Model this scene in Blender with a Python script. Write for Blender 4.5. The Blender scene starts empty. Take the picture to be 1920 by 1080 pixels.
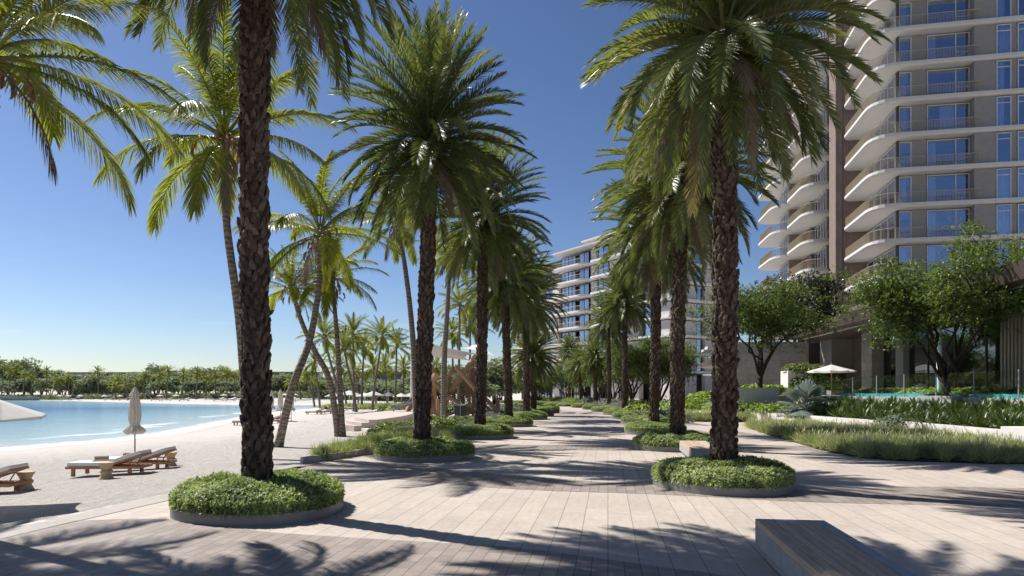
import bpy, math, random
import numpy as np
from mathutils import Vector
R = math.radians
rng = np.random.default_rng(7)
random.seed(7)
SC = bpy.context.scene
COL = SC.collection
PI = math.pi
EYE, FPX, HZ = 2.0, 1280.0, 735.0
ORD = ['first', 'second', 'third', 'fourth', 'fifth', 'sixth', 'seventh', 'eighth', 'ninth', 'tenth', 'eleventh', 'twelfth', 'thirteenth',
       'fourteenth', 'fifteenth', 'sixteenth', 'seventeenth', 'eighteenth', 'nineteenth', 'twentieth'] + \
      ['twenty-' + a for a in ('first', 'second', 'third', 'fourth', 'fifth', 'sixth', 'seventh', 'eighth', 'ninth')] + ['thirtieth'] + \
      ['thirty-' + a for a in ('first', 'second', 'third', 'fourth', 'fifth', 'sixth', 'seventh', 'eighth', 'ninth')]


def ray(px, Y):
    return (px - 960) / FPX * Y


# ------------------------------------------------------------------ objects
def tag(o, label=None, cat=None, group=None, kind=None):
    if label: o['label'] = label
    if cat: o['category'] = cat
    if group: o['group'] = group
    if kind: o['kind'] = kind
    return o


def thing(name, loc, label, cat, group=None, rz=0.0, sc=1.0):
    o = bpy.data.objects.new(name, None)
    COL.objects.link(o)
    o.location = loc
    o.rotation_euler = (0, 0, rz)
    o.scale = (sc, sc, sc) if not isinstance(sc, tuple) else sc
    o.empty_display_size = .2
    return tag(o, label, cat, group)


def obj(name, me, mat=None, parent=None, loc=(0, 0, 0), rot=(0, 0, 0), sc=(1, 1, 1)):
    if mat is not None and not me.materials:
        me.materials.append(mat)
    o = bpy.data.objects.new(name, me)
    COL.objects.link(o)
    o.location = loc
    o.rotation_euler = rot
    o.scale = sc
    if parent is not None:
        o.parent = parent
    return o


def structure(name, me, mat, **k):
    return tag(obj(name, me, mat, **k), kind='structure')


def kids(o):
    return [c for c in bpy.data.objects if c.parent == o]


def dup(root, loc, rz=0.0, label=None, group=None, sc=None, rot=None):
    r = root.copy()
    COL.objects.link(r)
    r.location = loc
    r.rotation_euler = rot if rot else (0, 0, rz)
    if sc: r.scale = (sc, sc, sc)
    if label: r['label'] = label
    if group: r['group'] = group
    for ch in root.children:
        c = ch.copy()
        COL.objects.link(c)
        c.parent = r
        for g in ch.children:
            d = g.copy()
            COL.objects.link(d)
            d.parent = c
    return r


# ------------------------------------------------------------------ geometry accumulator
class G:
    def __init__(s):
        s.V, s.F, s.T, s.n = [], [], [], 0

    def add(s, V, F, t=.5):
        V = np.asarray(V, float).reshape(-1, 3)
        s.V.append(V)
        if isinstance(F, np.ndarray):
            s.F.extend((F + s.n).tolist())
            nf = len(F)
        else:
            k = s.n
            s.F.extend([[i + k for i in f] for f in F])
            nf = len(F)
        s.T.append(np.broadcast_to(np.asarray(t, float), (nf,)) if np.ndim(t) == 0 else np.asarray(t, float))
        s.n += len(V)
        return s

    def box(s, x0, x1, y0, y1, z0, z1, t=.5):
        V = [(x, y, z) for z in (z0, z1) for y in (y0, y1) for x in (x0, x1)]
        return s.add(V, [(0, 2, 3, 1), (4, 5, 7, 6), (0, 1, 5, 4), (2, 6, 7, 3), (0, 4, 6, 2), (1, 3, 7, 5)], t)

    def prism(s, pts, z0, z1, t=.5, inset=0.0, zb=None):
        """extrude polygon; optional lower inset ring at zb below z0 (chamfered underside)"""
        n = len(pts)
        P = np.array(pts, float)
        rings = [np.c_[P, np.full(n, z1)], np.c_[P, np.full(n, z0)]]
        if inset:
            rings.append(np.c_[inset_poly(P, inset), np.full(n, zb)])
        V = np.concatenate(rings)
        F = [list(range(n))]
        for r in range(len(rings) - 1):
            for i in range(n):
                j = (i + 1) % n
                F.append([r * n + i, (r + 1) * n + i, (r + 1) * n + j, r * n + j])
        F.append(list(range((len(rings) - 1) * n, len(rings) * n))[::-1])
        return s.add(V, F, t)

    def tube(s, pts, rad, n=6, t=.5, cap=True):
        P = np.array(pts, float)
        m = len(P)
        rad = np.broadcast_to(np.asarray(rad, float), (m,))
        T = np.gradient(P, axis=0)
        T /= np.linalg.norm(T, axis=1)[:, None] + 1e-9
        up = np.array([0, 0, 1.]) if abs(T[0][2]) < .9 else np.array([1., 0, 0])
        A = np.cross(T, up)
        A /= np.linalg.norm(A, axis=1)[:, None] + 1e-9
        B = np.cross(T, A)
        an = np.arange(n) * 2 * PI / n
        V = P[:, None] + rad[:, None, None] * (np.cos(an)[None, :, None] * A[:, None] + np.sin(an)[None, :, None] * B[:, None])
        i = np.arange(m - 1)[:, None] * n
        j = np.arange(n)[None]
        j2 = (j + 1) % n
        F = np.stack([i + j, i + j2, i + n + j2, i + n + j], -1).reshape(-1, 4)
        s.add(V, F, t)
        if cap:
            b = s.n - m * n
            s.F.append([b + q for q in range(n)])
            s.F.append([b + (m - 1) * n + q for q in range(n)][::-1])
            s.T.append(np.full(2, .5 if np.ndim(t) else t))
        return s

    def lathe(s, prof, n=24, t=.5, c=(0, 0, 0)):
        P = np.array(prof, float)
        an = np.arange(n) * 2 * PI / n
        V = np.stack([P[:, None, 0] * np.cos(an) + c[0], P[:, None, 0] * np.sin(an) + c[1], np.repeat(P[:, 1:2], n, 1) + c[2]], -1)
        i = np.arange(len(P) - 1)[:, None] * n
        j = np.arange(n)[None]
        j2 = (j + 1) % n
        F = np.stack([i + j, i + j2, i + n + j2, i + n + j], -1).reshape(-1, 4)
        return s.add(V, F, t)

    def strips(s, p, d, w, l, droop, k=2, prof=None, t=.5, side=None):
        """curved blades. p,d,w (n,3); l (n,); droop scalar/array"""
        n = len(p)
        l = np.broadcast_to(np.asarray(l, float), (n,))
        droop = np.broadcast_to(np.asarray(droop, float), (n,))
        ss = np.linspace(0, 1, k + 1)
        if prof is None:
            prof = np.interp(ss, [0, .4, 1], [.6, 1, .06])
        g = np.array([0, 0, -1.])
        C = p[:, None] + d[:, None] * (l[:, None] * ss)[..., None] + g * (l[:, None] * droop[:, None] * ss ** 2)[..., None]
        if side is not None:
            C = C + side[:, None] * (l[:, None] * ss ** 2)[..., None]
        W = w[:, None] * prof[None, :, None]
        V = np.stack([C - W, C + W], 2).reshape(-1, 3)
        b = (np.arange(n) * 2 * (k + 1))[:, None]
        q = np.arange(k)[None] * 2
        F = np.stack([b + q, b + q + 1, b + q + 3, b + q + 2], -1).reshape(-1, 4)
        tt = np.repeat(np.broadcast_to(np.asarray(t, float), (n,)), k)
        return s.add(V, F, tt)

    def mesh(s, name, mat=None, smooth=False):
        me = bpy.data.meshes.new(name)
        V = np.concatenate(s.V)
        me.from_pydata(V.tolist(), [], s.F)
        T = np.concatenate(s.T)
        if len(T) == len(me.polygons):
            a = me.attributes.new('tint', 'FLOAT', 'FACE')
            a.data.foreach_set('value', T.astype(np.float32))
        if smooth:
            me.polygons.foreach_set('use_smooth', np.ones(len(me.polygons), bool))
        if mat is not None:
            me.materials.append(mat)
        me.update()
        return me


def nrm(a):
    return a / (np.linalg.norm(a, axis=-1, keepdims=True) + 1e-9)


def inset_poly(P, d):
    n = len(P)
    out = []
    area = .5 * np.sum(P[:, 0] * np.roll(P[:, 1], -1) - np.roll(P[:, 0], -1) * P[:, 1])
    sg = 1 if area > 0 else -1
    for i in range(n):
        a, b, c = P[i - 1], P[i], P[(i + 1) % n]
        e1 = (b - a) / (np.linalg.norm(b - a) + 1e-9)
        e2 = (c - b) / (np.linalg.norm(c - b) + 1e-9)
        n1 = np.array([-e1[1], e1[0]]) * sg
        n2 = np.array([-e2[1], e2[0]]) * sg
        m = n1 + n2
        m = m / (np.dot(m, m) / 2 + 1e-6)
        out.append(b + m * d)
    return np.array(out)


def rpoly(pts, seg=7):
    """polygon with rounded corners; pts (x, y, r)"""
    out = []
    n = len(pts)
    for i in range(n):
        x, y, r = pts[i]
        if r <= 0:
            out.append((x, y))
            continue
        p = np.array([x, y]); a = np.array(pts[i - 1][:2]); c = np.array(pts[(i + 1) % n][:2])
        u = (a - p) / np.linalg.norm(a - p); w = (c - p) / np.linalg.norm(c - p)
        for q in np.linspace(0, 1, seg):
            out.append(tuple((1 - q) ** 2 * (p + u * r) + 2 * q * (1 - q) * p + q * q * (p + w * r)))
    return out


def catmull(pts, per=8):
    P = np.array(pts, float)
    P = np.vstack([2 * P[0] - P[1], P, 2 * P[-1] - P[-2]])
    out = []
    for i in range(1, len(P) - 2):
        for q in np.arange(per) / per:
            a, b, c, d = P[i - 1], P[i], P[i + 1], P[i + 2]
            out.append(.5 * (2 * b + (c - a) * q + (2 * a - 5 * b + 4 * c - d) * q * q + (3 * b - a - 3 * c + d) * q ** 3))
    out.append(P[-2])
    return np.array(out)


# ------------------------------------------------------------------ materials
class NT:
    def __init__(s, name):
        s.m = bpy.data.materials.new(name)
        s.m.use_nodes = True
        s.t = s.m.node_tree
        s.t.nodes.clear()
        s.out = s.n('ShaderNodeOutputMaterial')

    def n(s, typ, ins=None, **kw):
        nd = s.t.nodes.new(typ)
        for k, v in kw.items():
            setattr(nd, k, v)
        for k, v in (ins or {}).items():
            if hasattr(v, 'is_linked') or isinstance(v, bpy.types.NodeSocket):
                s.t.links.new(v, nd.inputs[k])
            else:
                nd.inputs[k].default_value = v
        return nd

    def math(s, op, a, b=None, clamp=False):
        ins = {0: a}
        if b is not None: ins[1] = b
        return s.n('ShaderNodeMath', ins, operation=op, use_clamp=clamp).outputs[0]

    def mix(s, f, a, b, mode='MIX'):
        nd = s.n('ShaderNodeMix', data_type='RGBA', blend_type=mode)
        for i, v in ((0, f), (6, a), (7, b)):
            if isinstance(v, bpy.types.NodeSocket): s.t.links.new(v, nd.inputs[i])
            else: nd.inputs[i].default_value = v if i == 0 else c4(v)
        return nd.outputs[2]

    def ramp(s, f, stops, interp='LINEAR'):
        nd = s.n('ShaderNodeValToRGB', {0: f})
        cr = nd.color_ramp
        cr.interpolation = interp
        while len(cr.elements) < len(stops): cr.elements.new(.5)
        for e, (p, c) in zip(cr.elements, stops):
            e.position = p
            e.color = c4(c)
        return nd.outputs[0]

    def noise(s, vec, scale, detail=3, rough=.55, out=0):
        ins = {'Scale': scale, 'Detail': detail, 'Roughness': rough}
        if vec is not None: ins['Vector'] = vec
        return s.n('ShaderNodeTexNoise', ins).outputs[out]

    def oc(s):
        return s.n('ShaderNodeTexCoord').outputs['Object']

    def gp(s):
        return s.n('ShaderNodeNewGeometry').outputs['Position']

    def bump(s, h, strength=.3, dist=.02):
        return s.n('ShaderNodeBump', {'Height': h, 'Strength': strength, 'Distance': dist}).outputs[0]

    def pbr(s, col, rough=.7, spec=.4, metal=0, normal=None, **kw):
        ins = {'Base Color': c4(col) if not isinstance(col, bpy.types.NodeSocket) else col, 'Roughness': rough, 'Metallic': metal, 'Specular IOR Level': spec}
        if normal is not None: ins['Normal'] = normal
        ins.update(kw)
        return s.n('ShaderNodeBsdfPrincipled', ins).outputs[0]

    def done(s, sh):
        s.t.links.new(sh, s.out.inputs[0])
        return s.m


def c4(c):
    return (c[0], c[1], c[2], 1) if len(c) == 3 else c


def plain(name, col, rough=.6, var=.12, scale=6., spec=.4, metal=0, bump=0., bscale=40.):
    t = NT(name)
    v = t.oc()
    f = t.noise(v, scale, 5)
    c2 = tuple(x * (1 - var) for x in col)
    c1 = tuple(min(1, x * (1 + var)) for x in col)
    cc = t.ramp(f, [(.3, c2), (.7, c1)])
    nn = t.bump(t.noise(v, bscale, 4), bump, .02) if bump else None
    return t.done(t.pbr(cc, rough, spec, metal, nn))


def leaf_mat(name, stops, trans, tfac=.3, rough=.45, spec=.5, clump=.25):
    t = NT(name)
    ti = t.n('ShaderNodeAttribute', attribute_name='tint').outputs['Fac']
    cl = t.noise(t.oc(), 1.6, 2)
    oi = t.n('ShaderNodeObjectInfo').outputs['Random']
    f = t.math('ADD', ti, t.math('MULTIPLY', t.math('SUBTRACT', cl, .5), clump))
    f = t.math('ADD', f, t.math('MULTIPLY', t.math('SUBTRACT', oi, .5), .12), True)
    c = t.ramp(f, stops)
    a = t.pbr(c, rough, spec)
    tr = t.n('ShaderNodeBsdfTranslucent', {'Color': t.mix(1, c, trans, 'MULTIPLY')}).outputs[0]
    return t.done(t.n('ShaderNodeMixShader', {0: tfac, 1: a, 2: tr}).outputs[0])


MT = {}
PATH = R(-8.0)      # the promenade runs 8 degrees off the camera axis, towards +x


def pave(name, w, ln, c1, c2, joint, jw, cross=.004, bumpy=.15):
    t = NT(name)
    v = t.n('ShaderNodeMapping', {'Vector': t.oc(), 'Rotation': (0, 0, R(8))}).outputs[0]
    sp = t.n('ShaderNodeSeparateXYZ', {0: v})
    x, y = sp.outputs[0], sp.outputs[1]
    u = t.math('FRACT', t.math('DIVIDE', x, w))
    d = t.math('MULTIPLY', t.math('PINGPONG', u, .5), w)
    jm = t.math('LESS_THAN', d, jw)
    bv = t.n('ShaderNodeCombineXYZ', {0: y, 1: x}).outputs[0]
    br = t.n('ShaderNodeTexBrick', {'Vector': bv, 'Color1': c4(c1), 'Color2': c4(c2), 'Mortar': c4([q * .55 for q in c1]), 'Scale': 1.0, 'Mortar Size': cross,
                                    'Mortar Smooth': .1, 'Bias': 0, 'Brick Width': ln, 'Row Height': w}, offset=.41, squash=1.0)
    big = t.ramp(t.noise(v, .45, 6, .6), [(.25, (.86, .85, .84)), (.75, (1.06, 1.06, 1.06))])
    fine = t.ramp(t.noise(v, 9, 6, .7), [(.3, (.86, .85, .84)), (.7, (1.06, 1.06, 1.06))])
    streak = t.n('ShaderNodeMapping', {'Vector': v, 'Scale': (9, 1.3, 1)}).outputs[0]
    st = t.ramp(t.noise(streak, 1.5, 5, .65), [(.35, (.93, .92, .91)), (.7, (1.03, 1.03, 1.03))])
    spots = t.ramp(t.n('ShaderNodeTexVoronoi', {'Vector': v, 'Scale': 3.1}).outputs['Distance'], [(.02, (.72, .7, .68)), (.05, (1, 1, 1))])
    c = t.mix(1, br.outputs[0], big, 'MULTIPLY')
    c = t.mix(1, c, fine, 'MULTIPLY')
    c = t.mix(1, c, st, 'MULTIPLY')
    c = t.mix(.8, c, spots, 'MULTIPLY')
    c = t.mix(jm, c, joint)
    # sand blown over the edge from the beach
    edge = t.math('SUBTRACT', 1.0, t.math('DIVIDE', t.math('ADD', x, 8.85), .9))
    sm = t.math('ADD', edge, t.math('MULTIPLY', t.math('SUBTRACT', t.noise(v, 2.2, 6, .7), .5), 2.6))
    c = t.mix(t.ramp(sm, [(.75, (0, 0, 0)), (1.25, (.7, .7, .7))]), c, (.60, .565, .52))
    h = t.math('SUBTRACT', t.noise(v, 60, 4), t.math('MULTIPLY', jm, 1.5))
    return t.done(t.pbr(c, t.math('ADD', t.math('MULTIPLY', t.noise(v, 3, 4), .3), .5), .35, 0, t.bump(h, bumpy, .01)))


def wood(name, c1, c2, axis=0, rough=.6, scale=1.0):
    t = NT(name)
    sc = [26 * scale] * 3
    sc[axis] = 1.6 * scale
    v = t.n('ShaderNodeMapping', {'Vector': t.oc(), 'Scale': tuple(sc)}).outputs[0]
    f = t.noise(v, 1, 6, .65)
    oi = t.n('ShaderNodeObjectInfo').outputs['Random']
    ti = t.n('ShaderNodeAttribute', attribute_name='tint').outputs['Fac']
    f = t.math('ADD', f, t.math('MULTIPLY', t.math('SUBTRACT', ti, .5), .35))
    c = t.ramp(f, [(.28, c2), (.72, c1)])
    return t.done(t.pbr(c, rough, .3, 0, t.bump(f, .25, .006)))


def make_mats():
    m = MT
    m['tile'] = pave('large_stone_paving', .37, .98, (.525, .46, .398), (.468, .408, .352), (.13, .11, .098), .0044)
    m['sett'] = pave('small_stone_paving', .185, .34, (.335, .285, .25), (.25, .213, .187), (.09, .078, .07), .005, .005)
    m['strip'] = pave('stone_border', 3.0, 2.4, (.40, .365, .33), (.36, .33, .30), (.12, .10, .09), .004)
    m['play'] = plain('play_surface', (.46, .42, .38), .9, .1, 3)
    # sand
    t = NT('white_sand')
    v = t.gp()
    sh = t.n('ShaderNodeAttribute', attribute_name='shore').outputs['Fac']
    wet = t.ramp(t.math('ADD', sh, t.math('MULTIPLY', t.noise(v, .35, 3), .12)), [(.06, (.38, .35, .31)), (.16, (.52, .485, .44)), (.55, (.62, .585, .54))])
    a = t.ramp(t.noise(v, 1.2, 5), [(.3, (.93, .92, .91)), (.7, (1.03, 1.03, 1.03))])
    b = t.ramp(t.noise(v, 14, 5, .7), [(.35, (.86, .84, .82)), (.62, (1.03, 1.03, 1.03))])
    c = t.mix(1, t.mix(1, wet, a, 'MULTIPLY'), b, 'MULTIPLY')
    vor = t.n('ShaderNodeTexVoronoi', {'Vector': t.mix(.12, v, t.n('ShaderNodeTexNoise', {'Vector': v, 'Scale': 6.0}).outputs[1]), 'Scale': 5.5}, feature='SMOOTH_F1').outputs['Distance']
    hh = t.math('ADD', t.math('MULTIPLY', vor, .8), t.math('MULTIPLY', t.noise(v, 22, 5, .65), .8))
    calm = t.ramp(sh, [(.10, (0, 0, 0)), (.9, (1, 1, 1))])
    hh = t.math('MULTIPLY', hh, t.math('ADD', calm, .12))
    m['sand'] = t.done(t.pbr(c, .95, .15, 0, t.bump(hh, 1.0, .14)))
    # water: colour of the water body over white sand by its depth; foam at the lip
    t = NT('lagoon_water')
    v = t.gp()
    dp = t.n('ShaderNodeAttribute', attribute_name='shore').outputs['Fac']      # metres from the shore / 50
    wob = t.math('MULTIPLY', t.math('SUBTRACT', t.noise(v, .09, 3), .5), .12)
    st = t.n('ShaderNodeMapping', {'Vector': v, 'Rotation': (0, 0, R(15)), 'Scale': (.06, .5, 1)}).outputs[0]
    wob2 = t.math('MULTIPLY', t.math('SUBTRACT', t.noise(st, 1.0, 4, .6), .5), .30)
    q = t.math('ADD', dp, t.math('ADD', wob, t.math('MULTIPLY', wob2, t.math('MINIMUM', t.math('MULTIPLY', dp, 2.2), 1.0))))
    body = t.ramp(q, [(.0, (.60, .60, .57)), (.05, (.46, .54, .54)), (.18, (.30, .44, .475)), (.40, (.17, .315, .395)), (.7, (.055, .16, .31)), (1, (.02, .09, .24))])
    f1 = t.noise(v, 1.3, 5, .7)
    e1 = t.math('SUBTRACT', dp, t.math('MULTIPLY', t.math('SUBTRACT', f1, .5), .05))
    foam = t.ramp(e1, [(.004, (.9, .9, .9)), (.03, (0, 0, 0))])
    w2 = t.math('ABSOLUTE', t.math('SUBTRACT', t.math('ADD', dp, t.math('MULTIPLY', t.math('SUBTRACT', t.noise(v, .22, 3), .5), .09)), .085))
    patch = t.ramp(t.noise(v, .16, 3), [(.42, (0, 0, 0)), (.62, (.75, .75, .75))])
    foam2 = t.math('MULTIPLY', t.ramp(t.math('ADD', w2, t.math('MULTIPLY', f1, .022)), [(.008, (1, 1, 1)), (.026, (0, 0, 0))]), patch)
    fm = t.math('MAXIMUM', foam, foam2)
    c = t.mix(fm, body, (.80, .80, .79))
    wv = t.n('ShaderNodeMapping', {'Vector': v, 'Scale': (.7, 1.6, 1), 'Rotation': (0, 0, R(12))}).outputs[0]
    h = t.math('ADD', t.noise(wv, 1.1, 5, .6), t.math('MULTIPLY', t.noise(wv, .25, 3), 1.5))
    m['water'] = t.done(t.pbr(c, t.math('ADD', t.math('MULTIPLY', fm, .5), .12), .25, 0, t.bump(h, .8, .16), IOR=1.25))
    # plants
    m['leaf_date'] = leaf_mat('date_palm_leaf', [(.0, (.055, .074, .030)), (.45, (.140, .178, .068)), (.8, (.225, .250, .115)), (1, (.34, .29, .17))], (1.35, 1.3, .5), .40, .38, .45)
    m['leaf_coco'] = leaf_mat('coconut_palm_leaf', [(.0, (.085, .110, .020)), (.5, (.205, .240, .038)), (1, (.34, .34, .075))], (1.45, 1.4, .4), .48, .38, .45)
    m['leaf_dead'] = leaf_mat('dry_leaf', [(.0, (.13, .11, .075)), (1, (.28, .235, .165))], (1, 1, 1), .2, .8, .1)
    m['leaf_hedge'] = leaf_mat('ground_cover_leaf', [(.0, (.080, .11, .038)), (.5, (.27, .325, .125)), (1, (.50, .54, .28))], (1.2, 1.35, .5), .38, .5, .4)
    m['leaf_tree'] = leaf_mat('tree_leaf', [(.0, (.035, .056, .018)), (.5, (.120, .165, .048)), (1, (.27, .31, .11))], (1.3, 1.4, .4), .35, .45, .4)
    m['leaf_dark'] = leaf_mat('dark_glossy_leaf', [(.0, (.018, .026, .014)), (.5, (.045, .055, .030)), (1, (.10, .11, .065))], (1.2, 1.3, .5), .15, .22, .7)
    m['leaf_far_hazed'] = leaf_mat('far_tree_leaf_with_haze', [(.0, (.10, .125, .08)), (.5, (.225, .265, .175)), (1, (.34, .37, .27))], (1.2, 1.25, .6), .38, .6, .2, .5)  # distance haze put into the leaf colour: paler and slightly bluer
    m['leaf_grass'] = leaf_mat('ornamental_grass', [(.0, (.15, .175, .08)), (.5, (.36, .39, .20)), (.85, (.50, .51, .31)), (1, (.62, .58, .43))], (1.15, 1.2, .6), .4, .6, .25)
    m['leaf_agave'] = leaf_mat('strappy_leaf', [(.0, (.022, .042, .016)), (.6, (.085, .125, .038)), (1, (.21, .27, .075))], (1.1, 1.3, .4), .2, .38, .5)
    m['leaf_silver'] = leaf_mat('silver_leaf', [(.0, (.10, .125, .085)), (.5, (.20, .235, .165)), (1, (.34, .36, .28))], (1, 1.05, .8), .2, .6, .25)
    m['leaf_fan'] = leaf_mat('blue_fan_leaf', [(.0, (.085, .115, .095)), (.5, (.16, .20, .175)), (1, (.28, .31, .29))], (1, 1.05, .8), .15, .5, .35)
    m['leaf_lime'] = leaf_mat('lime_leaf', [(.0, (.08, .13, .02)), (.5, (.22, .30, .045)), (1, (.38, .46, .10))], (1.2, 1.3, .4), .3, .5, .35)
    m['lavender'] = leaf_mat('lavender_leaf', [(.0, (.12, .135, .10)), (.5, (.24, .25, .215)), (1, (.40, .39, .39))], (1, 1, .9), .2, .7, .2)
    # trunks
    t = NT('date_palm_bark')
    v = t.oc()
    ti = t.n('ShaderNodeAttribute', attribute_name='tint').outputs['Fac']
    f = t.math('ADD', t.math('MULTIPLY', t.noise(v, 14, 6, .75), .8), t.math('MULTIPLY', t.math('SUBTRACT', ti, .5), .28))
    fib = t.n('ShaderNodeMapping', {'Vector': v, 'Scale': (40, 40, 4)}).outputs[0]
    c = t.ramp(f, [(.2, (.030, .021, .016)), (.4, (.098, .072, .056)), (.56, (.17, .135, .108)), (.75, (.30, .23, .165))])
    c = t.mix(1, c, t.ramp(t.noise(v, .9, 3, .6), [(.3, (.68, .64, .62)), (.7, (1.3, 1.25, 1.2))]), 'MULTIPLY')
    m['bark_date'] = t.done(t.pbr(c, .85, .2, 0, t.bump(t.noise(fib, 1, 5, .7), .8, .02)))
    t = NT('coconut_palm_bark')
    v = t.oc()
    z = t.n('ShaderNodeSeparateXYZ', {0: v}).outputs[2]
    wz = t.math('ADD', t.math('MULTIPLY', z, 6.2), t.math('MULTIPLY', t.noise(v, 2.2, 4), 3.2))
    ring = t.math('POWER', t.math('PINGPONG', wz, .5), 1.0)
    f = t.math('ADD', t.math('MULTIPLY', ring, .8), t.math('MULTIPLY', t.noise(v, 10, 6, .7), .55))
    c = t.ramp(f, [(.26, (.07, .054, .044)), (.42, (.17, .138, .112)), (.8, (.31, .26, .215))])
    m['bark_coco'] = t.done(t.pbr(c, .85, .2, 0, t.bump(f, .5, .03)))
    m['bark'] = plain('tree_bark', (.055, .040, .030), .85, .4, 9, .2, 0, .5, 30)
    m['husk'] = plain('dry_husk', (.30, .18, .12), .8, .35, 8)
    m['fruit'] = plain('date_stalk', (.42, .26, .07), .6, .25, 10)
    m['soil'] = plain('soil', (.07, .055, .042), .95, .3, 12, .1, 0, .5, 40)
    # built things
    m['rim'] = plain('grey_steel_rim', (.20, .19, .18), .5, .1, 3, .4)
    m['concrete'] = plain('grey_concrete', (.34, .335, .33), .75, .14, 5, .3, 0, .15, 50)
    m['bench_wood'] = wood('bench_timber', (.60, .45, .32), (.35, .26, .185), 1)
    m['teak'] = wood('teak', (.52, .27, .145), (.33, .155, .08), 0)
    m['log'] = wood('play_log', (.45, .285, .17), (.29, .175, .10), 2)
    m['deck'] = wood('pale_deck', (.56, .475, .41), (.46, .39, .335), 0)
    t = NT('white_canvas')
    cc = t.ramp(t.noise(t.oc(), 8, 4), [(.3, (.74, .72, .69)), (.7, (.80, .785, .755))])
    m['canvas'] = t.done(t.n('ShaderNodeMixShader', {0: .38, 1: t.pbr(cc, .85, .1), 2: t.n('ShaderNodeBsdfTranslucent', {'Color': cc}).outputs[0]}).outputs[0])
    m['beige_canvas'] = plain('beige_canvas', (.66, .60, .52), .9, .12, 6, .1)
    m['cushion'] = plain('off_white_cushion', (.74, .71, .67), .9, .05, 8, .1, 0, .1, 90)
    m['towel'] = plain('taupe_towel', (.34, .265, .195), .95, .1, 20, .1, 0, .4, 120)
    t = NT('carved_wood')
    v = t.oc()
    vor = t.n('ShaderNodeTexVoronoi', {'Vector': v, 'Scale': 38.0}).outputs['Distance']
    c = t.ramp(t.noise(v, 12, 4), [(.3, (.40, .29, .18)), (.7, (.56, .43, .29))])
    m['carved'] = t.done(t.pbr(c, .8, .2, 0, t.bump(vor, .5, .01)))
    m['pole'] = plain('dark_pole', (.10, .095, .09), .4, .1, 4, .5)
    m['white_paint'] = plain('white_paint', (.78, .78, .78), .45, .03, 4, .4)
    m['black_panel'] = plain('black_panel', (.03, .032, .036), .5, .1, 4)
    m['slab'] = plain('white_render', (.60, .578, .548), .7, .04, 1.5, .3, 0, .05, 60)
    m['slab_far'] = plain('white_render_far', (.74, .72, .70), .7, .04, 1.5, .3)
    m['plaster'] = plain('grey_plaster', (.285, .268, .252), .85, .06, 2, .2, 0, .12, 40)
    m['plaster2'] = plain('warm_plaster', (.58, .545, .515), .85, .06, 1, .2, 0, .1, 20)
    t = NT('brown_ribbed_cladding')
    v = t.oc()
    s1 = t.n('ShaderNodeSeparateXYZ', {0: v})
    uu = t.math('ADD', s1.outputs[0], s1.outputs[1])
    rb = t.math('PINGPONG', t.math('MULTIPLY', uu, 4.0), .5)
    c = t.ramp(t.noise(v, 1.5, 4), [(.3, (.20, .15, .128)), (.7, (.25, .188, .158))])
    c = t.mix(t.math('LESS_THAN', rb, .07), c, (.10, .072, .06))
    m['clad'] = t.done(t.pbr(c, .6, .3, 0, t.bump(rb, .6, .03)))
    m['bronze'] = plain('bronze_metal', (.135, .105, .09), .4, .08, 1, .5, .3)
    m['soffit'] = plain('brown_soffit', (.15, .115, .098), .7, .08, 1, .3)
    m['frame_dark'] = plain('dark_frame', (.045, .036, .032), .45, .1, 2, .4)
    m['frame_white'] = plain('pale_frame', (.62, .62, .62), .45, .05, 2, .4)
    m['rail'] = plain('champagne_rail', (.42, .345, .235), .45, .05, 2, .4, .2)
    m['curtain'] = plain('sheer_curtain', (.80, .80, .80), .9, .06, 2, .1)
    m['room'] = plain('dark_room', (.05, .05, .055), .9, .2, .6, .1)
    t = NT('blue_window_glass')
    gl = t.n('ShaderNodeBsdfGlossy', {'Color': (.66, .71, .82, 1), 'Roughness': .02, 'Normal': t.bump(t.noise(t.oc(), .35, 2), .03, .3)}).outputs[0]
    tr = t.n('ShaderNodeBsdfTransparent', {'Color': (.84, .90, 1.0, 1)}).outputs[0]
    m['pane'] = t.done(t.n('ShaderNodeMixShader', {0: .36, 1: tr, 2: gl}).outputs[0])
    t = NT('clear_glass_panel')
    gl = t.n('ShaderNodeBsdfGlossy', {'Color': (.9, .95, .95, 1), 'Roughness': .02}).outputs[0]
    tr = t.n('ShaderNodeBsdfTransparent', {'Color': (.90, .94, .93, 1)}).outputs[0]
    m['clear'] = t.done(t.n('ShaderNodeMixShader', {0: .07, 1: tr, 2: gl}).outputs[0])
    t = NT('dark_lobby_glass')
    gl = t.n('ShaderNodeBsdfGlossy', {'Color': (.8, .85, .9, 1), 'Roughness': .02}).outputs[0]
    tr = t.n('ShaderNodeBsdfTransparent', {'Color': (.30, .30, .32, 1)}).outputs[0]
    m['lobby'] = t.done(t.n('ShaderNodeMixShader', {0: .22, 1: tr, 2: gl}).outputs[0])
    t = NT('stone_cladding')
    v = t.oc()
    sp = t.n('ShaderNodeSeparateXYZ', {0: v})
    bv = t.n('ShaderNodeCombineXYZ', {0: t.math('ADD', sp.outputs[0], sp.outputs[1]), 1: sp.outputs[2]}).outputs[0]
    br = t.n('ShaderNodeTexBrick', {'Vector': bv, 'Color1': (.40, .37, .335, 1), 'Color2': (.30, .28, .255, 1), 'Mortar': (.2, .185, .17, 1), 'Scale': 1.0, 'Mortar Size': .008,
                                    'Brick Width': 1.5, 'Row Height': .62}, offset=.37)
    c = t.mix(1, br.outputs[0], t.ramp(t.noise(v, 2.5, 6, .65), [(.3, (.82, .82, .82)), (.7, (1.08, 1.08, 1.08))]), 'MULTIPLY')
    m['stone'] = t.done(t.pbr(c, .85, .25, 0, t.bump(t.noise(v, 25, 5), .2, .02)))
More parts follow.
